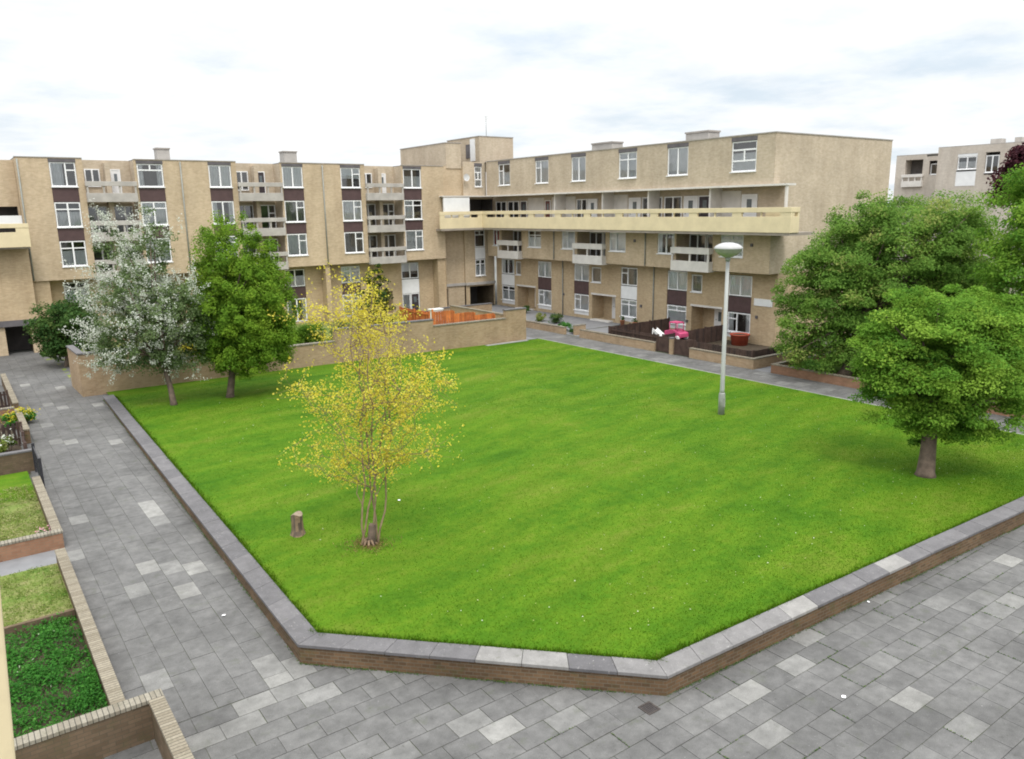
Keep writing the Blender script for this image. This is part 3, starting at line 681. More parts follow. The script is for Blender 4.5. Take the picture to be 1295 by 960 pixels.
# walkway level
mb = MB(); f442.wall(mb, YE, YI+3, 7.5, 10.44, [], 'buff_top'); mb.build('walkway_wall', RB)
for (x0, x1, typ) in ((938.6, 958, 'W'), (901.5, 937, 'P'), (884, 900, 'D'), (865.5, 883, 'W'), (841, 863, 'N'), (813, 838, 'N'), (796, 811, 'W'), (769, 794, 'P'), (744, 756, 'G'), (730, 743, 'N'), (698, 728, 'P'), (690, 697, 'R'), (668, 688, 'P'), (659, 667, 'D'), (643, 657, 'N'), (628, 641, 'N')):
    q0, q1 = atX(x1, 258, 44.25).y, atX(x0, 258, 44.25).y
    if typ == 'W': door(f442, q0, q1, 7.68, 9.95, RB, d=.05, mat='door_white', label='white door on the walkway')
    elif typ == 'D': door(f442, q0, q1, 7.68, 9.95, RB, d=.05, mat='door_dark', label='dark door on the walkway')
    elif typ == 'R': door(f442, q0, q1, 7.68, 9.95, RB, d=.05, mat='door_red', label='dark red door on the walkway')
    elif typ == 'G': door(f442, q0, q1, 7.68, 9.95, RB, d=.05, mat='door_white', glass=True, label='white glazed door on the walkway')
    elif typ == 'N': window(f442, q0, q1, 8.3, 9.95, RB, d=.06, style='two', opaque=True, sill=False)
    else: panel(f442, q0, q1, 7.7, 10.2, RB, 'white_concrete', .03, 'rendered_panel')
XW, YW = 41.6, 61.9
yend = atX(1001, 262, XW).y; xend = atY(1012, 262, yend).x
mb = MB()
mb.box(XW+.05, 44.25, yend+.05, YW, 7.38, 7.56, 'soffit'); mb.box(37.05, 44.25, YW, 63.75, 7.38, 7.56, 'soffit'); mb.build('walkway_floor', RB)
def parapet(name, parent, axis, p, s0, s1, zb, slot=2.9, post=.75, zz=(0, .97, 1.23, 1.53), t=.15, mat='cream'):
    f = Fac(axis, p); mb = MB(); f.box(mb, s0, s1, zb+zz[0], zb+zz[1], -t, 0, mat); o = mb.build(name, parent, bevel=.012)
    mb = MB(); f.box(mb, s0-.01, s1+.01, zb+zz[2], zb+zz[3], -t-.02, .02, mat); mb.build('rail', o, bevel=.012)
    mb = MB(); n = max(1, int(round((s1-s0)/(slot+post)))); step = (s1-s0-post)/n
    for i in range(n+1):
        c = s0+i*step; mb = MB(); f.box(mb, c+.005, c+post-.005, zb+zz[1], zb+zz[2], -t+.004, -.004, mat); mb.build('rail_post', o)
        if i < n and n > 1: mb = MB(); f.box(mb, c+post+(step-post)/2-.05, c+post+(step-post)/2+.05, zb+zz[1], zb+zz[2], -t+.02, -.05, mat); mb.build('rail_post', o)
    return o
ZPB = 7.55
parapet('walkway_parapet', RB, 'y', XW, yend, YW+.15, ZPB)
parapet('walkway_parapet', RB, 'x', yend, XW+.16, xend, ZPB, slot=.3, post=.2)
mb = MB(); mb.box(xend-.15, xend, yend+.01, YE-.003, ZPB, ZPB+1.53, 'cream'); mb.build('walkway_parapet', RB)
parapet('walkway_parapet', RB, 'x', YW, 36.98, XW-.01, ZPB, slot=1.4, post=.5)
mb = MB(); mb.box(42.72, 43.6, 29.9, YI, 10.40, 10.52, 'white_concrete'); mb.build('walkway_canopy', RB)
mb = MB(); mb.box(42.78, 42.92, 29.95, 30.09, 7.56, 10.40, 'white_concrete'); mb.build('walkway_post', RB)
for y in (36.2, 42.0, 47.0, 53.0): 
    mb = MB(); mb.box(43.05, 44.24, y-.07, y+.07, 7.57, 10.41, 'white_concrete'); mb.build('walkway_divider', RB)

# ---- corner stair block between the two
SB = thing('stair_tower', 'taller buff brick stair tower in the corner where the two apartment blocks meet', 'tower', (41, 63.8, 0))
fs = Fac('x', 63.8)
mb = MB(); fs.wall(mb, 38.0, 40.6, 2.35, 13.2, [], 'buff'); fs.wall(mb, 38.0, 40.6, -.1, 2.1, [(38.2, 38.75, .1, 1.9, .8)], 'buff')
fs2 = Fac('x', 63.55)
fs2.wall(mb, 40.6, 43.99, 2.35, 7.5, [(41.75, 42.95, 2.9, 7.3, .4)], 'buff'); fs2.wall(mb, 40.6, 43.2, 10.42, 13.62, [(41.9, 42.75, 11.3, 13.4, .4)], 'buff_top')
mb.face([(40.6, 63.55, 2.35), (40.6, 63.8, 2.35), (40.6, 63.8, 13.2), (40.6, 63.55, 13.2)], 'buff')
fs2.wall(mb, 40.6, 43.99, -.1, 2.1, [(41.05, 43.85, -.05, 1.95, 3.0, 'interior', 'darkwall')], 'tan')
mb.build('wall', SB)
mb = MB(); fs.wall(mb, 40.6, 44.2, 7.5, 10.42, [(40.65, 44.1, 7.7, 10.2, 2.0, 'interior', 'interior')], 'buff_top'); mb.build('walkway_wall', SB)
mb = MB(); mb.box(38.0, 40.6, 63.7, 64.0, 2.1, 2.35, 'concrete'); mb.box(40.6, 44.0, 63.40, 63.9, 2.1, 2.352, 'concrete'); mb.build('lintel', SB)
mb = MB(); mb.prism([(38.92, 63.72), (40.55, 63.72), (40.55, 72.5), (38.92, 72.5)], 13.0, 15.25, 'buff_top'); mb.box(38.88, 40.6, 63.68, 72.54, 15.25, 15.32, 'flashing'); mb.build('upper_tower', SB)
mb = MB(); mb.box(42.83, 46.8, 64.0, 69.8, 13.0, 16.0, 'buff_top'); mb.box(42.79, 46.84, 63.96, 69.84, 16.0, 16.07, 'flashing'); ut = mb.build('upper_tower', SB)
ft = Fac('y', 42.83)
y0, y1 = atX(601, 190, 42.83).y, atX(595, 190, 42.83).y
panel(ft, y0, y1, 13.8, 15.85, SB, 'white_panel', .05, 'white_louvre')
y2 = atX(589.5, 190, 42.83).y; panel(ft, y1+.02, y2, 14.1, 15.4, SB, 'dark_lintel', .05, 'dark_window')
window(fs2, 41.92, 42.73, 11.35, 13.2, SB, style='grid', cur='net'); panel(fs2, 41.88, 42.77, 13.24, 13.52, SB, 'dark_lintel', .012, 'lintel')
window(fs2, 41.77, 42.93, 5.7, 7.28, SB, style='top', cur='none', sill=False); panel(fs2, 41.77, 42.93, 4.55, 5.66, SB, 'white_panel'); window(fs2, 41.77, 42.93, 2.95, 4.5, SB, style='pair', cur='half')
mb = MB(); mb.box(37.65, 40.45, 62.3, 62.45, 7.58, 10.35, 'white_panel'); mb.build('walkway_pale_panel', SB)
mb = MB(); mb.box(37.5, 43, 62.25, 63.7, 10.40, 10.5, 'white_concrete'); mb.build('walkway_canopy', SB)
t = thing('antenna', 'thin grey television antenna standing on the roof of the stair tower', 'antenna', (44, 65, 16))
mb = MB(); p = atY(615, 172, 65); q = atY(615, 146, 65); mb.tube([(p.x, 65, 16.0), (p.x, 65, q.z)], [.03, .02], 6, 'lamp_sleeve'); mb.build('mast', t)
mb = MB()
for k in range(4): mb.tube([(p.x-.3+.06*k, 65, q.z-.1-.14*k), (p.x+.3-.06*k, 65, q.z-.1-.14*k)], [.012, .012], 5, 'lamp_sleeve')
mb.build('aerial_bars', t)
# satellite dish
t = thing('satellite_dish', 'small pale satellite dish fixed high on the brickwork of the corner stair tower', 'dish', (41.2, 63.4, 11.8))
c = atY(589, 225, 63.3); mb = MB()
pr = [(0.0, .0), (.16, .015), (.26, .05), (.33, .10), (.335, .11), (.25, .065), (.12, .03), (0.0, .02)]
for (r1, h1), (r2, h2) in zip(pr[:-1], pr[1:]):
    for q in range(16):
        a, b = 2*math.pi*q/16, 2*math.pi*(q+1)/16
        g = lambda r, h, w: (c.x+r*math.cos(w), c.y-h*.9-.05, c.z+r*math.sin(w)+h*.35)
        mb.face([g(r1,h1,a), g(r1,h1,b), g(r2,h2,b), g(r2,h2,a)], 'dish', smooth=True)
mb.build('reflector', t)
mb = MB(); mb.tube([(c.x, 63.54, c.z), (c.x, c.y-.05, c.z)], [.025, .025], 6, 'lamp_sleeve'); mb.tube([(c.x, c.y-.06, c.z-.28), (c.x, c.y-.42, c.z-.02)], [.015, .015], 6, 'lamp_sleeve'); mb.build('bracket', t)

# ---- wing at the far left with its own walkway
LW = thing('apartment_block', 'buff brick wing with a short cream walkway end above a dark doorway', 'apartment block', (0, 63, 0))
fw = Fac('x', 63.6); fw2 = Fac('x', 62.4)
mb = MB(); fw.wall(mb, -12, 4.84, 9.95, 12.95, [], 'buff'); fw.wall(mb, -12, 4.84, 7.2, 9.95, [(-11, 4.7, 7.4, 9.9, 1.5, 'interior', 'interior')], 'buff')
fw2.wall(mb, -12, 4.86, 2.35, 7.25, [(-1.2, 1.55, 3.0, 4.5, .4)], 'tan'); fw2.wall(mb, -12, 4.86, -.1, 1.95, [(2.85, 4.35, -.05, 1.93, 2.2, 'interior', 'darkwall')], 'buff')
mb.build('wall', LW)
mb = MB(); mb.box(-12, 4.9, 62.25, 62.9, 1.95, 2.35, 'dark_lintel'); mb.build('lintel', LW)
mb = MB(); mb.box(-12, 4.84, 63.65, 76, 12.9, 12.945, 'felt'); mb.build('roof', LW)
mb = MB(); mb.box(-12, 4.82, 63.0, 63.1, 8.5, 9.3, 'white_panel'); mb.build('walkway_pale_panel', LW)  # pale panel added to lighten the dark walkway opening
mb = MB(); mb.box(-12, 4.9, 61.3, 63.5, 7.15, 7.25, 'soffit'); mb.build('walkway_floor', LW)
parapet('walkway_parapet', LW, 'x', 61.2, -12, 4.98, 7.25, zz=(0, .98, 1.25, 1.53))
window(fw2, -1.18, 1.53, 3.05, 4.45, LW, style='pair', cur='net')

# ---- distant block at the upper right
MT['haze_brick'] = brick('haze_grey_brick', (.58, .52, .45), (.52, .46, .40), (.52, .48, .43), .15)  # brick lightened and greyed, distance haze put into its colour
FB = thing('apartment_block', 'distant haze-paled brick apartment block showing above the trees at the upper right', 'apartment block', (85, 40, 0))
fa = Fac('y', 85.0); fb_ = Fac('y', 83.2)
def yy(px): return atX(px, 200, 85).y
zt = 14.15
mb = MB(); lo = yy(1172); fa.wall(mb, lo, yy(1134), 0, zt, [(yy(1168), yy(1146), 11.9, 13.7, 1.2, 'interior', 'haze_brick')], 'haze_brick')
fa.wall(mb, yy(1197), lo-.001, 0, 13.95, [(yy(1195), yy(1176), 12.0, 13.5, .8, 'interior', 'haze_brick')], 'haze_brick')
fb_.wall(mb, 26, yy(1197), 0, 14.6, [(yy(1247), yy(1222), 11.8, 13.9, .5), (yy(1275), yy(1257), 11.8, 13.9, .9)], 'haze_brick')
mb.face([(83.2, yy(1197), 0), (85, yy(1197), 0), (85, yy(1197), 14.6), (83.2, yy(1197), 14.6)], 'haze_brick')
mb.build('wall', FB)
mb = MB(); mb.box(83.2, 98, 26, yy(1197), 14.6, 14.68, 'flashing'); mb.box(85, 98, yy(1197), yy(1134), zt, zt+.08, 'flashing'); rf = mb.build('roof', FB)
for (a, b) in ((36.2, 37.2), (34.4, 35.0)):
    mb = MB(); mb.box(86, 87, a, b, 14.6, 15.3, 'concrete'); mb.build('chimney', rf)
balcony(fa, yy(1170), yy(1144), 10.9, FB, out=.3, mat='white_concrete', posts=2, band=.6, gap=.4, rail=.3)
window(fa, yy(1195)+.05, yy(1176)-.05, 12.1, 13.2, FB, d=-.3, style='two', opaque=True)
window(fb_, yy(1247)+.05, yy(1222)-.05, 12.4, 13.6, FB, style='two', cur='half'); panel(fb_, yy(1247), yy(1222), 13.62, 14.0, FB, 'white_panel'); panel(fb_, yy(1247), yy(1222), 10.8, 12.2, FB, 'white_panel', .02)
window(fb_, yy(1275)+.05, yy(1257)-.05, 12.0, 13.6, FB, style='two', opaque=True); 

# ---- cream edge of the walkway the photo is taken from
p0, p1 = atY(0, 741, 3.6), atY(20, 960, 3.6); dx = (p1.x-p0.x)/(p1.z-p0.z)
zt_, zb_ = p0.z+.5, p1.z-1.2; xt, xb = p0.x+dx*(zt_-p0.z), p0.x+dx*(zb_-p0.z)
mb = MB(); mb.hexa([(xb-.9, 3.6, zb_), (xb, 3.6, zb_), (xb, 3.78, zb_), (xb-.9, 3.78, zb_), (xt-.9, 3.6, zt_), (xt, 3.6, zt_), (xt, 3.78, zt_), (xt-.9, 3.78, zt_)], 'cream')
tag(mb.build('walkway_fin', bevel=.01), 'cream painted concrete fin of the nearest walkway at the bottom left corner', 'concrete fin')

# ================================================================== WALLS, FENCES, GARDENS BEHIND THE LAWN
mb = MB(); mb.face([(5.0, 45.1, -.002), (33.2, 44.1, -.002), (33.2, 63.9, -.002), (4.6, 63.9, -.002)], 'dry_turf'); struct(mb.build('back_gardens'))
GW = thing('garden_wall', 'tall stepped buff brick garden wall along the back edge of the lawn', 'wall', (19, 44.6, 0))
wl = lambda x: 45.05-(x-5)*.0374
def wx(px, py=440): 
    d = ray(px, py); t = (45.05+5*.0374)/(d.y+.0374*d.x); return d.x*t
segs = [(5.0, 9.6, 2.22, True), (9.6, wx(424), 1.42, False), (wx(424), wx(549), 2.15, True), (wx(549), wx(640), 1.72, False), (wx(640), 33.1, 2.3, True)]
mb = MB(); cb = MB()
for (a, b, h, cop) in segs:
    mb.prism([(a+.001, wl(a)), (b-.001, wl(b)), (b-.001, wl(b)+.28), (a+.001, wl(a)+.28)], -.1, h, 'gwall')
    t0 = 'coping' if cop else 'soldX'; cb.prism([(a-.03 if cop else a, wl(a)-.04), (b+.03 if cop else b, wl(b)-.04), (b+.03 if cop else b, wl(b)+.32), (a-.03 if cop else a, wl(a)+.32)], h, h+.075, t0, .55)
mb.prism([(5.0, 45.34), (5.28, 45.34), (5.20, 48.4), (4.92, 48.4)], -.1, 2.21, 'gwall'); mb.box(32.3, 32.55, 44.35, 53, -.1, 1.75, 'gwall')
cb.prism([(4.96, 45.38), (5.32, 45.38), (5.24, 48.44), (4.88, 48.44)], 2.212, 2.285, 'coping', .5); cb.box(32.27, 32.58, 44.36, 53, 1.752, 1.82, 'soldY', .5)
mb.build('brickwork', GW); cb.build('coping', GW)
mb = MB(); mb.box(29.5, 33.0, 43.62, 43.95, -.1, .10, 'grey_kerb'); struct(mb.build('kerb'))

def board_fence(name, label, pts, h0, h1, mat, zb=.05, bw=.15, gap=.022, group=None, cat='fence', postmat=None, style='board', panel_w=1.8):
    t = thing(name, label, cat, (*pts[0], 0), group)
    for i in range(len(pts)-1):
        p, q = Vector(pts[i]), Vector(pts[i+1]); L = (q-p).length; d = (q-p)/L; n = Vector((-d.y, d.x)); k = max(1, int(round(L/panel_w)))
        for j in range(k):
            a0, a1 = L*j/k, L*(j+1)/k; hh = (h0+(h1-h0)*((j+.5)/k)); mb = MB(); m = max(2, int((a1-a0-.1)/(bw+gap)))
            w = (a1-a0-.1)/m
            for u in range(m):
                c0, c1 = a0+.05+u*w+gap/2, a0+.05+(u+1)*w-gap/2; z1 = hh+random.uniform(-.015, .015)
                P = [p+d*c0-n*.011, p+d*c1-n*.011, p+d*c1+n*.011, p+d*c0+n*.011]
                mb.prism([tuple(x) for x in P], zb, z1, mat if random.random() < .6 else mat+'_dark')
            for rz in (zb+.18, hh-.2):
                P = [p+d*(a0+.05)+n*.013, p+d*(a1-.05)+n*.013, p+d*(a1-.05)+n*.05, p+d*(a0+.05)+n*.05]; mb.prism([tuple(x) for x in P], rz, rz+.08, mat)
            mb.build('fence_panel', t)
        for j in range(k+1):
            c = p+d*(L*j/k); hh = h0+(h1-h0)*(j/k)+.06; mb = MB(); mb.box(c.x-.045, c.x+.045, c.y-.045, c.y+.045, 0, hh, postmat or mat); mb.build('post', t)
    return t
xA = wx(549)+.25
board_fence('wooden_fence', 'orange stained board fence rising behind the lower stretch of the tall garden wall', [(xA, wl(xA)+.5), (wx(632), wl(29)+.5)], 2.75, 2.0, 'orange_wood')
board_fence('wooden_fence', 'orange stained board fence running back from the garden wall towards the long block', [(xA-.1, wl(xA)+.75), (xA-.2, atX(506, 390, xA-.2).y)], 2.6, 2.6, 'orange_wood')
mb = MB(); mb.box(33.3, 39.5, 57.6, 57.85, -.1, .95, 'gwall'); o = thing('garden_wall', 'buff brick wall in front of the dark passage under the stair tower', 'wall', (36, 57.7, 0)); mb.build('brickwork', o); mb = MB(); mb.box(33.26, 39.54, 57.56, 57.89, .952, 1.02, 'coping'); mb.build('coping', o)
# white chest by the white panelled door
c = atY(551, 392, 57.5); t = thing('storage_chest', 'white garden storage chest standing behind the orange fence', 'chest', (c.x, 57.5, 0))
mb = MB(); mb.box(c.x-.55, c.x+.55, 57.2, 57.8, 0, c.z+.0, 'white_plastic'); mb.build('box', t, bevel=.02); mb = MB(); mb.box(c.x-.6, c.x+.6, 57.14, 57.86, c.z+.004, c.z+.12, 'white_plastic'); mb.build('lid', t, bevel=.03)

# ================================================================== FOLIAGE
def leaf_quads(c, nrm, size, aspect=.62):
    n = len(c); r = rng.normal(size=(n, 3)); t = np.cross(nrm, r); t /= np.linalg.norm(t, axis=1)[:, None]+1e-9; b = np.cross(nrm, t)
    L = (size*rng.uniform(.7, 1.3, n))[:, None]; v = np.empty((n, 4, 3))
    v[:,0] = c-t*L*.5; v[:,1] = c+b*L*.5*aspect-t*L*.05+nrm*L*.08; v[:,2] = c+t*L*.5; v[:,3] = c-b*L*.5*aspect-t*L*.05+nrm*L*.08
    return v.reshape(-1, 3), np.arange(4*n).reshape(-1, 4)
def crown_pts(lobes, ncl, shell=.5):
    w = np.array([l[1][0]*l[1][1]*l[1][2] for l in lobes]); w = w/w.sum(); idx = rng.choice(len(lobes), ncl, p=w)
    d = rng.normal(size=(ncl, 3)); d /= np.linalg.norm(d, axis=1)[:, None]; r = (shell**3+(1-shell**3)*rng.random(ncl))**(1/3)
    C_ = np.array([lobes[i][0] for i in idx]); R_ = np.array([lobes[i][1] for i in idx]); return C_+d*r[:, None]*R_, d
def foliage(name, parent, mat, cl, dirs, per, rc, size, flat=.6, upb=.6, tone_c=.22, tone_l=.12, tone0=.42, aspect=.62, outb=.5):
    n = len(cl)*per; ci = np.repeat(np.arange(len(cl)), per); rr = rc*rng.uniform(.6, 1.4, len(cl))
    g = rng.normal(size=(n, 3)); g /= np.linalg.norm(g, axis=1)[:, None]; g *= (rng.random(n)**.45)[:, None]
    g[:,2] *= flat; c = cl[ci]+g*rr[ci][:, None]; c[:,2] -= .25*rr[ci]*(g[:,0]**2+g[:,1]**2)
    nr = rng.normal(size=(n, 3))*.75+np.array([0, 0, upb])+dirs[ci]*outb+g*.5; nr /= np.linalg.norm(nr, axis=1)[:, None]
    v, f = leaf_quads(c, nr, np.full(n, size), aspect)
    tone = tone0+rng.normal(0, tone_c, len(cl))[ci]+rng.normal(0, tone_l, n)
    return mesh_np(name, v, f, mat, tone, parent)
def limbs(parent, base, fork, r, targets, mat='bark', rt=.03, n=10, name='trunk', lean=0):
    mb = MB(); b, f = Vector(base), Vector(fork); pts = [b+Vector((0, 0, -.1)), b+(f-b)*.06, b.lerp(f, .35)+Vector((.04, .03, 0))*r*3, b.lerp(f, .7)-Vector((.05, -.02, 0))*r*3, f]
    mb.tube(pts, [r*1.55, r*1.15, r, r*.92, r*.8], n, mat)
    for t in targets:
        t = Vector(t); s0 = b.lerp(f, random.uniform(.78, 1.0)); mid = s0.lerp(t, .5)+Vector((random.uniform(-.3, .3), random.uniform(-.3, .3), .12*(t-s0).length)); q1 = s0.lerp(mid, .5)+Vector((random.uniform(-.12, .12), random.uniform(-.12, .12), .05)); L = (t-s0).length
        mb.tube([s0, q1, mid, t], [r*.5, r*.36, r*.22+rt*.3, rt*.5], 6, mat)
    return mb.build(name, parent)
def lobe(px, py, D, rpx, rpy, rd=None, k=None):
    P = atD(px, py, D); s = D/F; return ((P.x, P.y, P.z), (rpx*s, (rd or rpx)*s, rpy*s))
def tree(name, label, base, D, lobes, mat, ncl, per, rc, size, fork_t, r, shell=.5, group=None, nl=26, bark='bark', cat='tree', **kw):
    t = thing(name, label, cat, tuple(base), group); L = [lobe(a, b, D+(e[0] if e else 0), c, d) for (a, b, c, d, *e) in lobes]
    cl, dirs = crown_pts(L, ncl, shell); cen = Vector(L[0][0]); fork = Vector(base).lerp(Vector((cen.x, cen.y, cen.z)), fork_t)
    tg = cl[rng.choice(len(cl), min(nl, len(cl)), replace=False)]
    limbs(t, base, fork, r, tg, bark); foliage('crown', t, mat, cl, dirs, per, rc, size, **kw)
    return t, L, cl, dirs
def onlawn(px, py):
    p = at(px, py, .2); p = at(px, py, hlawn(p.x, p.y)); return Vector((p.x, p.y, hlawn(p.x, p.y)))

# green round tree
b = onlawn(291, 502); D = (b-CAM).dot(fwd)
tree('broadleaf_tree', 'dense rounded bright green tree on the lawn to the right of the white blossom tree', b, D,
     [(302, 350, 52, 78), (307, 395, 66, 72), (312, 425, 58, 48), (285, 405, 45, 65), (342, 372, 30, 52), (350, 410, 26, 48), (268, 425, 32, 44), (318, 448, 52, 24), (280, 320, 30, 45)], 'leaf_round', 900, 150, .40, .11, .52, .16, shell=.3, tone0=.60, upb=.7, outb=.8, tone_c=.18, flat=.8)
# white blossom tree
b = onlawn(220, 512); D = (b-CAM).dot(fwd)
t, L, cl, dirs = tree('blossom_tree', 'grey green tree covered in sprays of white blossom beside the back garden wall', b, D,
     [(195, 400, 62, 70), (175, 345, 45, 65), (215, 425, 55, 50), (150, 405, 38, 55), (195, 305, 30, 42), (160, 440, 42, 35), (240, 400, 30, 50)], 'leaf_grey', 380, 100, .46, .11, .5, .13, shell=.35, tone0=.5, upb=.3)
# blossom lies along diagonal sprays
sel = rng.choice(len(cl), 620); pts = []; sc = []
ray_r = np.array(rgt)
for i in sel:
    c = cl[i]; w = np.dot(c-np.array(L[0][0]), -ray_r) + (c[2]-L[0][0][2])*.5
    if rng.random() > .80+.12*w: continue
    ax = rng.normal(size=3)*.45+np.array([-.3, .2, .75])+dirs[i]*.6; ax /= np.linalg.norm(ax); ln = rng.uniform(.4, 1.2)
    st_ = c+dirs[i]*.25+rng.normal(0, .25, 3); n = 42
    pts.append(st_+ax*(rng.random(n)*ln)[:, None]+rng.normal(0, .075, (n, 3)))
pts = np.concatenate(pts); nr = rng.normal(size=pts.shape)+np.array([0, -.3, .5]); nr /= np.linalg.norm(nr, axis=1)[:, None]
v, f = leaf_quads(pts, nr, np.full(len(pts), .072), .9); mesh_np('blossom', v, f, 'blossom', rng.random(len(pts)), t)
# dark small tree by the path end
b = at(84, 464, 0); D = (b-CAM).dot(fwd)
tree('small_tree', 'small dark bushy tree at the end of the left hand path below the long block', b, D, [(85, 412, 40, 36), (70, 425, 26, 26), (105, 420, 25, 30), (88, 390, 24, 18)], 'leaf_dark', 190, 80, .5, .17, .55, .11, tone0=.45, shell=.35)
# conifer with yellow tips behind the wall
c = atY(473, 430, 48); b = Vector((c.x, 48, 0)); D = (b-CAM).dot(fwd); D = (Vector((c.x, 48, 3))-CAM).dot(fwd)
tree('conifer', 'narrow dark evergreen with golden tips behind the garden wall', b, D, [(474, 370, 17, 32), (474, 395, 25, 36), (478, 350, 9, 18), (472, 418, 23, 25)], 'leaf_conifer', 130, 75, .34, .14, .5, .09, tone0=.5, shell=.3, tone_c=.12, tone_l=.2)
# big tree at the right and its neighbours
b = at(1068, 474, .3); D = (b-CAM).dot(fwd)
tree('broadleaf_tree', 'large spreading green tree in the walled bed beside the path at the right', b, D,
     [(1130, 345, 100, 85), (1060, 380, 70, 75), (1150, 300, 85, 60), (1200, 330, 70, 75), (1020, 420, 36, 45), (1215, 290, 45, 50), (1095, 290, 55, 45), (1120, 420, 80, 55), (1210, 400, 70, 70), (1010, 385, 32, 50), (1040, 440, 50, 32), (1080, 330, 60, 60), (1180, 380, 60, 60), (1020, 330, 30, 40)], 'leaf_big', 1000, 210, .66, .125, .45, .28, shell=.5, tone0=.62, upb=.8, outb=.8, nl=40, tone_c=.16)
b = onlawn(1170, 602); D = (b-CAM).dot(fwd)
tree('broadleaf_tree', 'fresh green tree with a stout trunk standing on the right side of the lawn', b, D,
     [(1190, 450, 88, 72), (1140, 440, 50, 52), (1235, 450, 62, 70), (1190, 395, 65, 42), (1245, 505, 60, 52), (1130, 490, 42, 45), (1195, 520, 62, 36), (1275, 445, 35, 60), (1170, 545, 40, 22), (1115, 455, 32, 45), (1240, 400, 45, 38), (1185, 480, 70, 50)], 'leaf_fresh', 640, 260, .48, .088, .50, .25, shell=.5, tone0=.62, flat=.40, upb=1.1, nl=44, tone_c=.22)
b = at(1345, 520, .2); D = (b-CAM).dot(fwd)
tree('broadleaf_tree', 'tall light green tree cut off by the right edge of the photo', b, D,
     [(1330, 330, 75, 110), (1300, 280, 50, 70), (1295, 380, 50, 80), (1340, 240, 55, 60), (1330, 440, 75, 60)], 'leaf_fresh', 420, 190, .66, .13, .5, .25, shell=.5, tone0=.62, upb=.8, outb=.8)
b = Vector((69, 25.5, 0)); D = (Vector((69, 25.5, 10))-CAM).dot(fwd)
tree('purple_tree', 'dark purple leaved tree showing in front of the distant block at the upper right', b, D, [(1292, 222, 24, 32), (1270, 243, 14, 17), (1305, 205, 22, 26), (1287, 200, 10, 11)], 'leaf_purple', 170, 70, .75, .28, .6, .2, tone0=.4, shell=.4)

# thin yellow multi stemmed tree on the lawn
b = onlawn(467, 688); t = thing('yellow_tree', 'slender multi stemmed tree with sparse yellow leaves in the middle of the lawn', 'tree', tuple(b))
mb = MB(); tips = []
D = (b-CAM).dot(fwd)
targets = [(470, 345, 0), (452, 400, .3), (430, 372, -.6), (395, 430, .5), (540, 455, -.4), (515, 420, .6), (490, 380, .2), (548, 470, .2), (372, 480, -.4), (375, 400, .8), (520, 520, -.8), (410, 510, -.9), (565, 463, .4), (500, 560, .5), (370, 565, .2), (535, 565, .1), (440, 470, .3), (480, 480, -.5), (420, 560, .4)]
tw = []
def grow(p0, p1, r0, r1, k, wob):
    pts = []
    for i in range(k+1):
        u = i/k; p = p0.lerp(p1, u)+Vector((random.gauss(0, wob), random.gauss(0, wob), random.gauss(0, wob*.5)))*(u*(1-u)*4 if i < k else 0); pts.append(p)
    mb.tube(pts, [r0+(r1-r0)*(i/k) for i in range(k+1)], 5, 'pale_bark', cap=False); return pts
stems = [(458, 560, 350), (470, 540, 340), (480, 575, 380), (462, 520, 360), (488, 590, 420)]
sp = []
for i, (mx_, my, ty) in enumerate(stems):
    st0 = b+Vector((random.uniform(-.26, .26), random.uniform(-.2, .2), 0)); mid = atD(mx_, my, D+random.uniform(-.3, .3))
    p = grow(st0, mid, .028, .021, 5, .05); end = atD(mx_+(mx_-470)*1.3, ty+30*random.random(), D+random.uniform(-.6, .6)); q = grow(mid, end, .021, .005, 8, .1); sp.append(p+q[1:]); tips += [(q[k], .5) for k in range(3, 9)]
for (tx, ty, dd) in targets*2:
    s = random.choice(sp); tt = atD(tx+random.uniform(-22, 22), ty+random.uniform(-18, 22), D+dd+random.uniform(-1.2, 1.2))
    cand = [p for p in s[2:] if p.z < tt.z-.15] or s[2:4]; o = random.choice(cand[-6:])
    q = grow(o, tt, .014, .003, 7, .12); tips += [(q[k], .4) for k in range(2, 8)]
    for k in (2, 3, 4, 5, 6, 7):
        for _ in range(3):
            e = q[k]+Vector((random.gauss(0, .42), random.gauss(0, .42), random.gauss(.12, .26))); w = grow(q[k], e, .005, .002, 3, .03); tips += [(w[j], .22) for j in (1, 2, 3)]
for k in range(9):
    a = k*.7; mb.tube([b+Vector((.10*math.cos(a), .10*math.sin(a), .14)), b+Vector((.17*math.cos(a), .17*math.sin(a), .04)), b+Vector((.25*math.cos(a), .25*math.sin(a), -.03))], [.035, .03, .015], 6, 'pale_bark')
mb.build('trunk', t)
P = []
for p, s in tips:
    n = random.choice((1, 4, 7, 12)); P.append(np.array(p)+rng.normal(0, .09 if s < .3 else .07, (n, 3)))
P = np.concatenate(P); nr = rng.normal(size=P.shape)+np.array([0, 0, .6]); nr /= np.linalg.norm(nr, axis=1)[:, None]
v, f = leaf_quads(P, nr, np.full(len(P), .064), .7); mesh_np('crown', v, f, 'leaf_yellow', rng.normal(.5, .25, len(P)), t)
mb = MB(); c = b+Vector((.06, -.02, 0)); mb.tube([c+Vector((0, 0, -.05)), c+Vector((.02, 0, .2)), c+Vector((.05, 0, .52)), c+Vector((.06, 0, .56))], [.14, .11, .10, .08], 10, 'bark'); mb.build('cut_trunk', t)

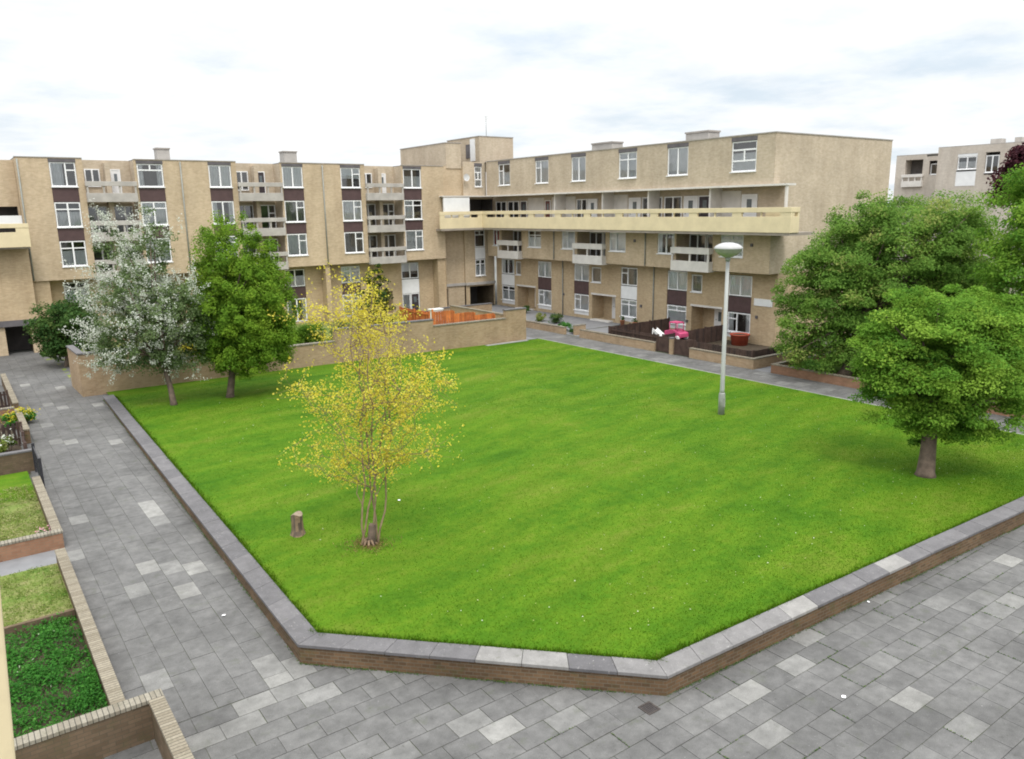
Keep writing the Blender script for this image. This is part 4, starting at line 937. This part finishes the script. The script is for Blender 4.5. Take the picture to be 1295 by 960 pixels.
# tree stump
b = onlawn(377, 676); t = thing('tree_stump', 'short weathered tree stump standing in the grass left of the yellow tree', 'tree stump', tuple(b))
mb = MB(); n = 14; prof = [(.235, -.05), (.20, .03), (.165, .15), (.155, .40), (.16, .60)]
for (r1, h1), (r2, h2) in zip(prof[:-1], prof[1:]):
    for q in range(n):
        a0, a1 = 2*math.pi*q/n, 2*math.pi*(q+1)/n; g = lambda r, h, a: (b.x+r*(1+.10*math.sin(3*a+1))*math.cos(a), b.y+r*(1+.10*math.sin(3*a+1))*math.sin(a), b.z+h+(.05*math.sin(2*a) if h > .5 else 0))
        mb.face([g(r1,h1,a0), g(r1,h1,a1), g(r2,h2,a1), g(r2,h2,a0)], 'bark' if random.random() < .4 else 'pale_bark')
mb.build('stump_side', t); mb = MB(); mb.face([(b.x+.16*(1+.10*math.sin(3*a+1))*math.cos(a), b.y+.16*(1+.10*math.sin(3*a+1))*math.sin(a), b.z+.60+.05*math.sin(2*a)) for a in [2*math.pi*q/n for q in range(n)]], 'cutwood'); mb.build('cut_face', t)

# street lamp
b = onlawn(912, 524); t = thing('street_lamp', 'tall pale grey street lamp with a wide domed head standing on the lawn', 'street lamp', tuple(b)); zt = atX(919, 306, b.x).z; x, y, z = b
mb = MB(); mb.tube([(x, y, z+.95), (x, y, z+1.1), (x, y, zt-.75)], [.105, .098, .075], 14, 'lamp_paint'); mb.build('pole', t)
mb = MB(); mb.tube([(x, y, z-.1), (x, y, z+.93), (x, y, z+.99)], [.145, .14, .11], 14, 'lamp_sleeve'); sl = mb.build('base_sleeve', t); mb = MB(); mb.box(x-.05, x+.05, y-.155, y-.12, z+.35, z+.75, 'lamp_sleeve'); mb.build('access_door', sl)
mb = MB(); mb.lathe((x, y, zt), [(.0, -.02), (.2, -.03), (.40, -.085), (.54, -.17), (.60, -.25), (.595, -.29), (.57, -.30)], 28, 'lamp_top'); hd = mb.build('lamp_canopy', t)
mb = MB(); mb.lathe((x, y, zt), [(.565, -.30), (.52, -.40), (.40, -.52), (.2, -.62), (.1, -.65)], 28, 'lens'); mb.build('lamp_bowl', t)
mb = MB(); mb.tube([(x, y, zt-.80), (x, y, zt-.64)], [.10, .12], 14, 'lamp_sleeve'); mb.build('lamp_collar', t)

# ================================================================== LEFT GARDENS
def low_wall(label, x0, x1, y0, y1, h, mat='lowwall', cop=None, ch=.07, over=.015, name='garden_wall'):
    t = thing(name, label, 'wall', ((x0+x1)/2, (y0+y1)/2, 0)); mb = MB(); mb.box(x0, x1, y0, y1, -.15, h-ch, mat); mb.build('brickwork', t)
    mb = MB(); mb.box(x0-over, x1+over, y0-over, y1+over, h-ch+.002, h, cop or ('soldY' if y1-y0 > x1-x0 else 'soldX'), .5); mb.build('coping', t, bevel=.008); return t
t = thing('garden_wall', 'nearest brick yard wall, an L with pale brick on edge coping at the bottom left', 'wall', (2.0, 13.9, 0))
mb = MB(); mb.box(-3, 2.14, 13.8, 14.02, -.15, .72, 'darkwall'); mb.box(1.92, 2.14, 2, 13.79, -.15, .72, 'darkwall'); mb.build('brickwork', t)
mb = MB(); mb.box(-3, 2.16, 13.78, 14.04, .722, .80, 'soldX'); mb.build('coping', t, bevel=.008); mb = MB(); mb.box(1.90, 2.16, 2, 13.775, .722, .80, 'soldY'); mb.build('coping', t, bevel=.008)
low_wall('brick wall with pale coping between the paved path and the dark green planted bed', 1.40, 1.62, 14.05, 22.9, .5, cop='soldY')
mb = MB(); mb.box(-3, 1.39, 19.32, 19.42, -.1, .32, 'darkwall'); tag(mb.build('edging', bevel=.01), 'concrete edging coloured dark as wall shadow between the green bed and the dry grass bed', 'edging')  # wall shadow put into the edging's dark colour
mb = MB(); mb.face([(-3, 14.03, .08), (1.4, 14.03, .08), (1.4, 19.33, .08), (-3, 19.33, .08)], 'soil'); struct(mb.build('soil_bed'))
mb = MB(); mb.face([(-3, 19.4, .12), (1.4, 19.4, .12), (1.4, 22.9, .12), (-3, 22.9, .12)], 'dry_turf'); mb.face([(-3, 24.4, .10), (1.5, 24.4, .10), (1.5, 29.2, .10), (-3, 29.2, .10)], 'dry_turf'); mb.face([(-3, 29.2, .104), (1.5, 29.2, .104), (1.5, 32.5, .104), (-3, 32.5, .104)], 'lawn'); struct(mb.build('garden_turf'))
mb = MB(); mb.box(-3, 1.6, 22.95, 24.18, -.03, .02, 'tarmac'); struct(mb.build('garden_path'))
mb = MB(); mb.face([(-3, 32.5, -.004), (1.6, 32.5, -.004), (1.6, 64, -.004), (-3, 64, -.004)], 'soil'); struct(mb.build('soil_bed'))
low_wall('reddish brick wall across the garden path', -3, 1.72, 24.2, 24.42, .52, 'redwall', 'soldX')
low_wall('brick wall with pale coping beside the rough grass bed and the dark gate', 1.50, 1.72, 24.43, 30.2, .5)
low_wall('grey brown brick wall at the far end of the rough grass bed', -3, 1.75, 32.7, 32.92, .82, 'darkwall', 'coping')
low_wall('brick wall with yellow flowers behind it further along the path', 1.78, 2.0, 37.0, 41.4, .62)
low_wall('low brick wall nearest the far end of the path', 1.82, 2.04, 42.9, 51.5, .62)
low_wall('short brick cross wall between the two farthest front gardens', -3, 1.8, 41.9, 42.12, .6, 'redwall', 'soldX')
# black gate
g = thing('garden_gate', 'dark metal garden gate beside the path past the rough grass bed', 'gate', (1.8, 31.5, 0))
for y in (30.3, 32.55): mb = MB(); mb.box(1.74, 1.84, y-.05, y+.05, 0, 1.1, 'darkmetal'); mb.build('gate_post', g)
mb = MB()
for z in (.15, .95): mb.box(1.77, 1.81, 30.36, 32.49, z, z+.05, 'darkmetal')
for k in range(19): y = 30.42+k*.112; mb.box(1.78, 1.80, y, y+.022, .2, .95, 'darkmetal')
mb.build('gate_leaf', g)
board_fence('picket_fence', 'dark brown picket fence in the garden behind the black gate', [(1.6, 33.2), (1.72, 36.8)], .95, .95, 'brown_wood', bw=.09, gap=.07)
board_fence('picket_fence', 'dark brown picket fence across the garden by the yellow flowers', [(-3, 36.9), (1.6, 36.9)], .95, .95, 'brown_wood', bw=.09, gap=.07)
board_fence('picket_fence', 'red brown picket fence at the far end of the front gardens', [(-3, 44), (1.7, 44)], 1.0, 1.0, 'brown_wood', bw=.09, gap=.05)

def patch(name, label, cat, x0, x1, y0, y1, z, n, size, mat, tone0=.45, h=.16, clump=None, kind='stuff', aspect=.6):
    m = clump or max(8, n//60); cx = rng.uniform(x0, x1, m); cy = rng.uniform(y0, y1, m); ch = rng.uniform(.4, 1, m)*h; ci = rng.integers(0, m, n)
    x = np.clip(cx[ci]+rng.normal(0, .14, n), x0, x1); y = np.clip(cy[ci]+rng.normal(0, .14, n), y0, y1); c = np.c_[x, y, z+rng.random(n)*ch[ci]+.01]
    nr = rng.normal(size=(n, 3))*.6+np.array([0, 0, .9]); nr /= np.linalg.norm(nr, axis=1)[:, None]
    v, f = leaf_quads(c, nr, np.full(n, size), aspect); o = mesh_np(name, v, f, mat, tone0+rng.normal(0, .2, m)[ci]+rng.normal(0, .15, n)); tag(o, label, cat)
    if kind: o['kind'] = kind
    return o
patch('ground_cover', 'dark green leafy ground cover filling the bed at the bottom left', 'ground cover', -2.9, 1.36, 14.1, 19.28, .08, 36000, .062, 'leaf_bed', .36, h=.30, clump=420)
patch('rough_grass', 'dry yellowish rough grass in the bed beyond the green one', 'rough grass', -2.9, 1.36, 19.46, 22.85, .12, 9000, .06, 'leaf_weed', h=.07, clump=500, aspect=.3)
patch('rough_grass', 'weedy rough grass with pale flecks in the bed by the black gate', 'rough grass', -2.9, 1.46, 24.5, 30.5, .10, 15000, .07, 'leaf_weed', .55, h=.10, clump=700, aspect=.35)
def shrub(name, label, c, r, rz, mat, n=14, per=60, size=.1, tone0=.45, group=None, cat='shrub', flowers=None):
    t = thing(name, label, cat, (c[0], c[1], c[2]), group); cl, d = crown_pts([((c[0], c[1], c[2]+rz), (r*.8, r*.8, rz*.8))], n, .3)
    foliage('foliage', t, mat, cl, d, per, r*.38, size, tone0=tone0)
    mb = MB()
    for k in range(4): e = cl[k % len(cl)]; mb.tube([(c[0]+random.uniform(-.05, .05), c[1], c[2]-.03), (c[0]+(e[0]-c[0])*.5, c[1]+(e[1]-c[1])*.5, c[2]+rz*.5), tuple(e)], [.02, .015, .006], 5, 'bark')
    mb.build('stems', t)
    if flowers:
        p = np.repeat(cl, 14, 0)+rng.normal(0, r*.3, (len(cl)*14, 3)); p[:,2] += r*.12; nr = rng.normal(size=p.shape)*.5+np.array([0, 0, 1]); nr /= np.linalg.norm(nr, axis=1)[:, None]; v, f = leaf_quads(p, nr, np.full(len(p), size*.8), .9); mesh_np('flowers', v, f, flowers, rng.random(len(p)), t)['kind'] = 'stuff'
    return t
for k, (px, py) in enumerate([(12, 527), (22, 523), (30, 520)]):
    p = at(px, py, .55); shrub('flowering_plant', 'yellow flowering plant behind a brick wall on the left of the path', (p.x, p.y, 0), .45, .35, 'leaf_bed', flowers='flower_yellow', group='yellow flowering plants by the left path', cat='plant')
p = at(60, 678, .4); shrub('flowering_plant', 'small plant with pink flowers at the corner of the reddish brick wall', (p.x-.05, 24.75, .1), .22, .2, 'leaf_bed', n=6, flowers='flower_pink', cat='plant', size=.07)
p = at(8, 560, 0); shrub('flowering_plant', 'pale flowering plant in front of the dark picket fence', (p.x, 35.8, 0), .5, .35, 'leaf_weed', n=10, flowers='blossom', cat='plant')
# hedge and shrubs behind the garden wall
x0, x1 = atY(358, 430, 46.2).x, atY(412, 430, 46.2).x
t = thing('hedge', 'clipped green hedge showing above the garden wall behind the green round tree', 'hedge', ((x0+x1)/2, 46.3, 0)); n = 260
cl = np.c_[rng.uniform(x0, x1, n), rng.uniform(46, 46.8, n), rng.uniform(.3, 2.25, n)]; foliage('foliage', t, 'leaf_round', cl, rng.normal(size=(n, 3))*.3, 70, .28, .10, tone0=.35)
mb = MB()
for k in range(6): x = x0+(x1-x0)*(k+.5)/6; mb.tube([(x, 46.4, 0), (x+.05, 46.4, 1.6)], [.03, .01], 5, 'bark')
mb.build('stems', t)
c = atY(248, 440, 46.5); shrub('shrub', 'yellow green shrub glimpsed between the blossom tree and the round green tree', (c.x, 46.5, 0), 1.1, 1.6, 'leaf_yellow', n=40, per=50, size=.14, tone0=.1)
c = atY(520, 395, 47.5); shrub('shrub', 'orange leaved shrub above the garden wall beside the orange fence', (c.x-1.2, 47.3, 0), .9, 1.5, 'leaf_yellow', n=24, per=40, size=.12, tone0=.25)
c = atY(395, 430, 48.5); shrub('shrub', 'dark shrub behind the garden wall to the left of the evergreen', (atY(432, 420, 48.5).x, 48.5, 0), 1.0, 1.1, 'leaf_dark', n=30, size=.13)
# ================================================================== RIGHT GARDENS
t = thing('garden_wall', 'brick front garden wall at the corner of the right hand block, behind the street lamp', 'wall', (37, 29.5, 0))
mb = MB(); mb.box(36.9, 37.12, 27.4, 32.2, -.1, .55, 'gwall'); mb.box(37.125, 43.9, 27.4, 27.62, -.1, .55, 'gwall'); mb.build('brickwork', t)
mb = MB(); mb.box(36.88, 37.14, 27.38, 32.22, .552, .625, 'soldY'); mb.box(37.145, 43.9, 27.38, 27.64, .552, .625, 'soldX'); mb.build('coping', t, bevel=.008)
low_wall('long low brick front garden wall left of the two dark gates', 36.9, 37.12, 35.15, 42.6, .6, 'gwall')
low_wall('low brick garden wall farthest up the right hand path', 36.95, 37.17, 44.4, 50.5, .55, 'gwall')
low_wall('short brick pier wall beside the garden steps on the right hand path', 37.3, 38.3, 43.5, 43.75, .75, 'gwall', 'soldX')
t = low_wall('reddish brick wall round the tree bed beside the right hand path', 36.9, 37.12, 8, 26.2, .52, 'redwall', 'soldY')
mb = MB(); mb.box(37.125, 46, 25.98, 26.2, -.15, .45, 'redwall'); mb.build('brickwork', t); mb = MB(); mb.box(37.14, 46, 25.97, 26.21, .452, .52, 'soldX'); mb.build('coping', t)
mb = MB(); mb.face([(37.1, 8, .30), (60, 8, .30), (60, 26, .30), (37.1, 26, .30)], 'lawn'); struct(mb.build('tree_bed'))
mb = MB(); mb.face([(37.1, 27.6, .0), (43.95, 27.6, .0), (43.95, 34.9, .0), (37.1, 34.9, .0)], 'soil'); mb.face([(37.1, 34.9, .0), (43.95, 34.9, .0), (43.95, 40.1, .0), (37.1, 40.1, .0)], 'soil'); mb.face([(37.1, 40.1, .0), (43.95, 40.1, .0), (43.95, 45.0, .0), (37.1, 45.0, .0)], 'tarmac'); struct(mb.build('front_gardens'))
mb = MB(); mb.box(36.88, 37.14, 33.62, 33.86, -.1, 1.0, 'gwall'); mb.box(36.86, 37.16, 33.60, 33.88, 1.002, 1.07, 'coping'); tag(mb.build('gate_pier'), 'pale brick pier between the two dark garden gates', 'pier')
for (y0, y1, lb) in ((32.3, 33.5, 'dark brown wooden garden gate on the right of the brick pier'), (33.95, 35.05, 'dark brown wooden garden gate on the left of the brick pier')):
    g = thing('garden_gate', lb, 'gate', (37, (y0+y1)/2, 0)); mb = MB(); k = 8; w = (y1-y0-.16)/k
    for i in range(k): mb.box(36.99, 37.02, y0+.08+i*w+.006, y0+.08+(i+1)*w-.006, .06, 1.02+.01*(i % 2), 'brown_wood')
    for z in (.2, .8): mb.box(37.022, 37.05, y0+.09, y1-.09, z, z+.09, 'brown_wood')
    mb.build('gate_leaf', g)
    for y in (y0, y1-.08): mb = MB(); mb.box(36.96, 37.06, y, y+.08, 0, 1.1, 'brown_wood'); mb.build('gate_post', g)
board_fence('garden_fence', 'low dark brown fence behind the corner garden wall', [(37.3, 32.1), (37.3, 27.8)], 1.0, .95, 'brown_wood')
board_fence('garden_fence', 'low dark brown fence along the end of the corner garden', [(37.4, 27.8), (43.7, 27.8)], .95, 1.0, 'brown_wood')
board_fence('garden_fence', 'dark brown fence dividing the two front gardens', [(37.4, 34.9), (43.6, 34.9)], 1.05, 1.15, 'brown_wood')
board_fence('garden_fence', 'dark brown fence behind the long low front garden wall', [(37.4, 35.3), (37.4, 39.8)], 1.0, 1.0, 'brown_wood')
board_fence('garden_fence', 'dark brown fence beside the white front door path', [(37.5, 40.1), (43.6, 40.1)], 1.0, 1.05, 'brown_wood')
# toys and pots
p = at(854, 430, .0); px_, py_ = 38.3, 35.9
c = atX(855, 421, 39.0); t = thing('toy_car', 'bright pink plastic ride on toy car in the front garden behind the dark gates', 'toy car', (39, c.y, 0))
zc = c.z
mb = MB(); mb.prism([(38.6, c.y-.75), (39.4, c.y-.75), (39.45, c.y+.0), (39.4, c.y+.7), (38.6, c.y+.7), (38.55, c.y)], .75, [1.05, 1.05, 1.3, 1.1, 1.1, 1.3], 'pink'); mb.build('body', t, bevel=.05)
mb = MB(); mb.prism([(38.68, c.y-.4), (39.32, c.y-.4), (39.32, c.y+.35), (38.68, c.y+.35)], 1.65, 1.75, 'pink'); mb.build('canopy', t, bevel=.04)
for dx in (-.3, .3):
    for dy in (-.36, .31): mb = MB(); mb.tube([(39+dx, c.y+dy, 1.1), (39+dx, c.y+dy, 1.66)], [.035, .03], 6, 'pink'); mb.build('canopy_post', t)
for dx in (-.42, .42):
    for dy in (-.5, .45): mb = MB(); mb.tube([(39+dx-.05, c.y+dy, .72), (39+dx+.05, c.y+dy, .72)], [.17, .17], 12, 'white_plastic'); mb.build('wheel', t)
mb = MB(); mb.box(38.3, 39.7, c.y-.9, c.y+.85, 0, .55, 'brown_wood'); tag(mb.build('bench'), 'low dark timber platform under the pink toy car', 'platform')
c = atX(833, 422, 39.2); t = thing('toy_slide', 'small white plastic toy slide beside the pink toy car', 'toy slide', (39.2, c.y, 0))
mb = MB(); mb.prism([(39.0, c.y-.75), (39.45, c.y-.75), (39.45, c.y+.35), (39.0, c.y+.35)], [.25, .25, .85, .85], [.32, .32, .93, .93], 'white_plastic'); mb.build('chute', t, bevel=.02)
mb = MB()
for dx in (0, .42): mb.prism([(39.0+dx, c.y-.7), (39.03+dx, c.y-.7), (39.03+dx, c.y+.4), (39.0+dx, c.y+.4)], [.25, .25, .85, .85], [.48, .48, 1.08, 1.08], 'white_plastic')
mb.build('sides', t); mb = MB()
for dx in (.02, .40): mb.tube([(39.0+dx, c.y+.45, 0), (39.0+dx, c.y+.38, .95)], [.03, .03], 6, 'white_plastic')
for z in (.3, .6, .9): mb.tube([(39.02, c.y+.43, z), (39.4, c.y+.43, z)], [.022, .022], 6, 'white_plastic')
mb.build('ladder', t)
c = atX(935, 436, 43.0); t = thing('garden_tub', 'large round red plastic tub below the corner windows', 'tub', (43, c.y, 0))
mb = MB(); mb.lathe((43.0, c.y, 0), [(0, .0), (.52, 0), (.62, .68), (.67, .70), (.66, .75), (.58, .73), (.55, .6), (0, .58)], 20, 'red_plastic'); mb.build('tub', t)
mb = MB(); mb.lathe((43.0, c.y, 0), [(0, .66), (.56, .66)], 16, 'soil'); mb.build('earth', t)
for k, (px, lb) in enumerate(((787, 'terracotta flower pot with a small plant under a ground floor window, left of the pair'), (803, 'terracotta flower pot with a small plant under a ground floor window, right of the pair'))):
    c = atX(px, 410, 43.5); t = thing('flower_pot', lb, 'flower pot', (43.5, c.y, 0), 'flower pots under the white panelled window'); mb = MB(); mb.lathe((43.5, c.y, 0), [(0, 0), (.14, 0), (.2, .34), (.225, .35), (.22, .4), (.17, .38), (0, .33)], 14, 'terracotta'); mb.build('pot', t)
    cl, d = crown_pts([((43.5, c.y, .55), (.2, .2, .2))], 8, .3); foliage('plant', t, 'leaf_dark', cl, d, 30, .12, .08)
lbs = ['low green shrub against the wall under the second ground floor window of the right block', 'dark rounded shrub in the bed at the far end of the right hand block', 'yellowish low plant beside the farthest recessed door of the right block', 'dark plant at the foot of the recessed door nearest the passage', 'small bushy plant between the garden wall and the brick pier']
for (px, py, r, mt), lb in zip(((728, 418, .55, 'leaf_dark'), (704, 405, .8, 'leaf_dark'), (684, 402, .6, 'leaf_weed'), (664, 392, .6, 'leaf_dark'), (714, 414, .6, 'leaf_bed')), lbs):
    p = at(px, py+4, 0); shrub('shrub', lb, (min(p.x, 43.2), p.y, 0), r, r*.6, mt, n=18, size=.11)
# street name plate without legible letters
mb = MB(); mb.box(43.955, 43.996, 31.4, 32.85, 2.62, 3.1, 'white_panel'); o = thing('nameplate', 'blank looking white plate fixed to the brickwork at the corner of the right hand block', 'sign', (43.97, 32.1, 2.86)); mb.build('plate', o, bevel=.008)
mb = MB()
for y in (31.5, 32.75):
    for z in (2.68, 3.04): mb.tube([(43.945, y, z), (43.957, y, z)], [.018, .018], 8, 'lamp_sleeve')
mb.build('fixing_screws', o)

# small things on the ground
c = at(821, 896, 0); t = thing('drain_cover', 'small rusty square drain cover in the paving by the wall corner', 'drain cover', (c.x, c.y, 0))
mb = MB(); s_ = .15
mb.box(c.x-s_, c.x+s_, c.y-s_, c.y-s_+.03, 0, .014, 'iron'); mb.box(c.x-s_, c.x+s_, c.y+s_-.03, c.y+s_, 0, .014, 'iron'); mb.box(c.x-s_, c.x-s_+.03, c.y-s_+.03, c.y+s_-.03, 0, .014, 'iron'); mb.box(c.x+s_-.03, c.x+s_, c.y-s_+.03, c.y+s_-.03, 0, .014, 'iron'); mb.build('frame', t)
mb = MB()
for k in range(6): x = c.x-s_+.045+k*.042; mb.box(x, x+.022, c.y-s_+.03, c.y+s_-.03, .0, .011, 'iron')
mb.box(c.x-s_+.03, c.x+s_-.03, c.y-s_+.03, c.y+s_-.03, .0035, .0055, 'darkmetal'); mb.build('grate', t)
for (px, py, sz, lb) in ((1067, 882, .055, 'bright white scrap of paper lying on the paving at the right'), (1098, 762, .04, 'tiny white scrap of litter at the foot of the low wall'), (505, 633, .05, 'tiny pale scrap of litter lying on the lawn'), (283, 779, .05, 'tiny white scrap of litter on the path by the low wall')):
    c = at(px, py, .0) if sz != .05 or px < 300 else onlawn(px, py); mb = MB(); z = c.z+.012; q = [(c.x+sz*math.cos(a)*random.uniform(.7, 1.2), c.y+sz*.9*math.sin(a)*random.uniform(.7, 1.2), z+random.uniform(0, .02)) for a in [i*math.pi/3 for i in range(6)]]
    cc = (c.x, c.y, z+.03)
    for i in range(6): mb.face([q[i], q[(i+1) % 6], cc], 'litter')
    tag(mb.build('litter'), lb, 'litter')

# moss and weeds in the joints and along the foot of the low wall
mx, my = [], []
for (p, q, nn) in ((A0, B0, 1500), (B0, C0, 900), (C0, D0, 2400)):
    p, q = Vector(p), Vector(q); dv = q-p; nrm = Vector((-dv.y, dv.x)).normalized(); kc = rng.random(nn//14); tt = np.clip(kc[rng.integers(0, len(kc), nn)]+rng.normal(0, .012, nn), 0, 1); off = -np.abs(rng.normal(0, .025, nn))-.004
    mx.append(p.x+dv.x*tt+nrm.x*off); my.append(p.y+dv.y*tt+nrm.y*off)
for _ in range(330):
    nn = 26; gx_, gy_ = -3+.745*rng.integers(6, 60), -7+.5*rng.integers(8, 34)
    if rng.random() < .5: xx = gx_+rng.random(nn)*.745; yy_ = np.full(nn, gy_)+rng.normal(0, .006, nn)
    else: yy_ = gy_+rng.random(nn)*.5; xx = np.full(nn, gx_+(.3725 if int(round((gy_+7)/.5)) % 2 else 0))+rng.normal(0, .006, nn)
    ok = ~np.array([in_lawn(a-.0, b_+.0) or b_ > 14 or (b_ > 9.2-(a-10.1)*.043 and a+b_ > 19.1) for a, b_ in zip(xx, yy_)]) & (xx > 2.2)
    mx.append(xx[ok]); my.append(yy_[ok])
mx, my = np.concatenate(mx), np.concatenate(my); nr = rng.normal(size=(len(mx), 3))*.5+np.array([0, 0, 1]); nr /= np.linalg.norm(nr, axis=1)[:, None]
v, f = leaf_quads(np.c_[mx, my, .004+rng.random(len(mx))*.018], nr, np.full(len(mx), .028), .7)
tag(mesh_np('moss', v, f, 'leaf_dark', rng.normal(.6, .25, len(mx))), 'dark green moss and small weeds in the paving joints and along the foot of the low wall', 'moss', kind='stuff')
n = 900; dx_ = rng.uniform(7, 33, n); dy_ = 10.5+32*rng.random(n)**1.6; ok = (dx_+dy_ > 21) ; dx_, dy_ = dx_[ok], dy_[ok]; nr = rng.normal(size=(len(dx_), 3))*.25+np.array([0, 0, 1]); nr /= np.linalg.norm(nr, axis=1)[:, None]
v, f = leaf_quads(np.c_[dx_, dy_, hl(dx_, dy_)+.045], nr, np.full(len(dx_), .032), .95); tag(mesh_np('daisies', v, f, 'flower_pale', rng.random(len(dx_))), 'tiny pale daisies and clover heads scattered through the mown lawn', 'daisies', kind='stuff')
b = onlawn(467, 688); n = 1500; a = rng.uniform(0, 2*math.pi, n); r = np.abs(rng.normal(0, .36, n)); x_, y_ = b.x+r*np.cos(a), b.y+r*np.sin(a)
v, f, t = blades(x_, y_, hl(x_, y_), .02, .07, .011, rng.random(n), 1.0); tag(mesh_np('dry_grass', v, f, 'straw', t), 'dry brownish grass and fallen leaves round the foot of the yellow tree', 'dry grass', kind='stuff')

# ================================================================== LIGHT
SUN_EL, SUN_AZ = math.radians(60), math.radians(-158)     # azimuth measured from +Y towards +X : sun behind the camera, to the left
w = bpy.data.worlds.new('World'); scn.world = w; w.use_nodes = True; nt = w.node_tree; bg = nt.nodes['Background']
sky = N(nt, 'ShaderNodeTexSky', sky_type='NISHITA'); sky.sun_disc = False; sky.sun_elevation = SUN_EL; sky.sun_rotation = SUN_AZ
tc = N(nt, 'ShaderNodeTexCoord'); sx = N(nt, 'ShaderNodeSeparateXYZ'); nt.links.new(tc.outputs['Generated'], sx.inputs[0])
# cloud sheet: project the view direction on a plane so the clouds flatten towards the horizon
za = N(nt, 'ShaderNodeMath', operation='ADD'); nt.links.new(sx.outputs[2], za.inputs[0]); za.inputs[1].default_value = .12
zm = N(nt, 'ShaderNodeMath', operation='MAXIMUM'); nt.links.new(za.outputs[0], zm.inputs[0]); zm.inputs[1].default_value = .05
dv = N(nt, 'ShaderNodeVectorMath', operation='DIVIDE'); nt.links.new(tc.outputs['Generated'], dv.inputs[0])
cz = N(nt, 'ShaderNodeCombineXYZ')
for i in range(3): nt.links.new(zm.outputs[0], cz.inputs[i])
nt.links.new(cz.outputs[0], dv.inputs[1])
n1 = noise(nt, dv.outputs[0], .85, 7, .58); n2 = noise(nt, dv.outputs[0], 2.3, 6, .6)
cl_ = ramp(nt, n1, [(.33, (7.8, 8.6, 9.3)), (.45, (9.5, 9.8, 10.0)), (.56, (10.8, 10.8, 10.8))])
cl_ = mix(nt, cl_, ramp(nt, n2, [(.35, (.93, .945, .96)), (.6, (1.02, 1.02, 1.02))]), 1.0, 'MULTIPLY')
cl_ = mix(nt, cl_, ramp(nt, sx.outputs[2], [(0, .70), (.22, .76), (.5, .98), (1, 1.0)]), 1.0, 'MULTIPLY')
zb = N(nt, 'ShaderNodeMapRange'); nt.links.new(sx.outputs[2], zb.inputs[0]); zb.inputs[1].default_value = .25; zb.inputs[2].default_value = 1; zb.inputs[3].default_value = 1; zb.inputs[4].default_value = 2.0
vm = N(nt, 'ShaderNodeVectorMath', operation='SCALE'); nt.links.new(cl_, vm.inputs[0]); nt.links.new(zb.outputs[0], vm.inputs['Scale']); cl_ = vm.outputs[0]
gap = ramp(nt, n1, [(.30, .86), (.42, .98)])
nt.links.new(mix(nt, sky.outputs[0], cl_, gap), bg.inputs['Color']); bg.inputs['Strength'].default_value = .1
sl = bpy.data.lights.new('sun', 'SUN'); sl.energy = 1.5; sl.angle = math.radians(13); sl.color = (1, .96, .90)
so = bpy.data.objects.new('sun', sl); COL.objects.link(so)
dirv = Vector((math.sin(SUN_AZ)*math.cos(SUN_EL), math.cos(SUN_AZ)*math.cos(SUN_EL), math.sin(SUN_EL)))
so.rotation_euler = dirv.to_track_quat('Z', 'Y').to_euler()
vs = scn.view_settings; vs.view_transform = 'Standard'; vs.look = 'None'; vs.gamma = 1; vs.exposure = .52; vs.use_curve_mapping = False
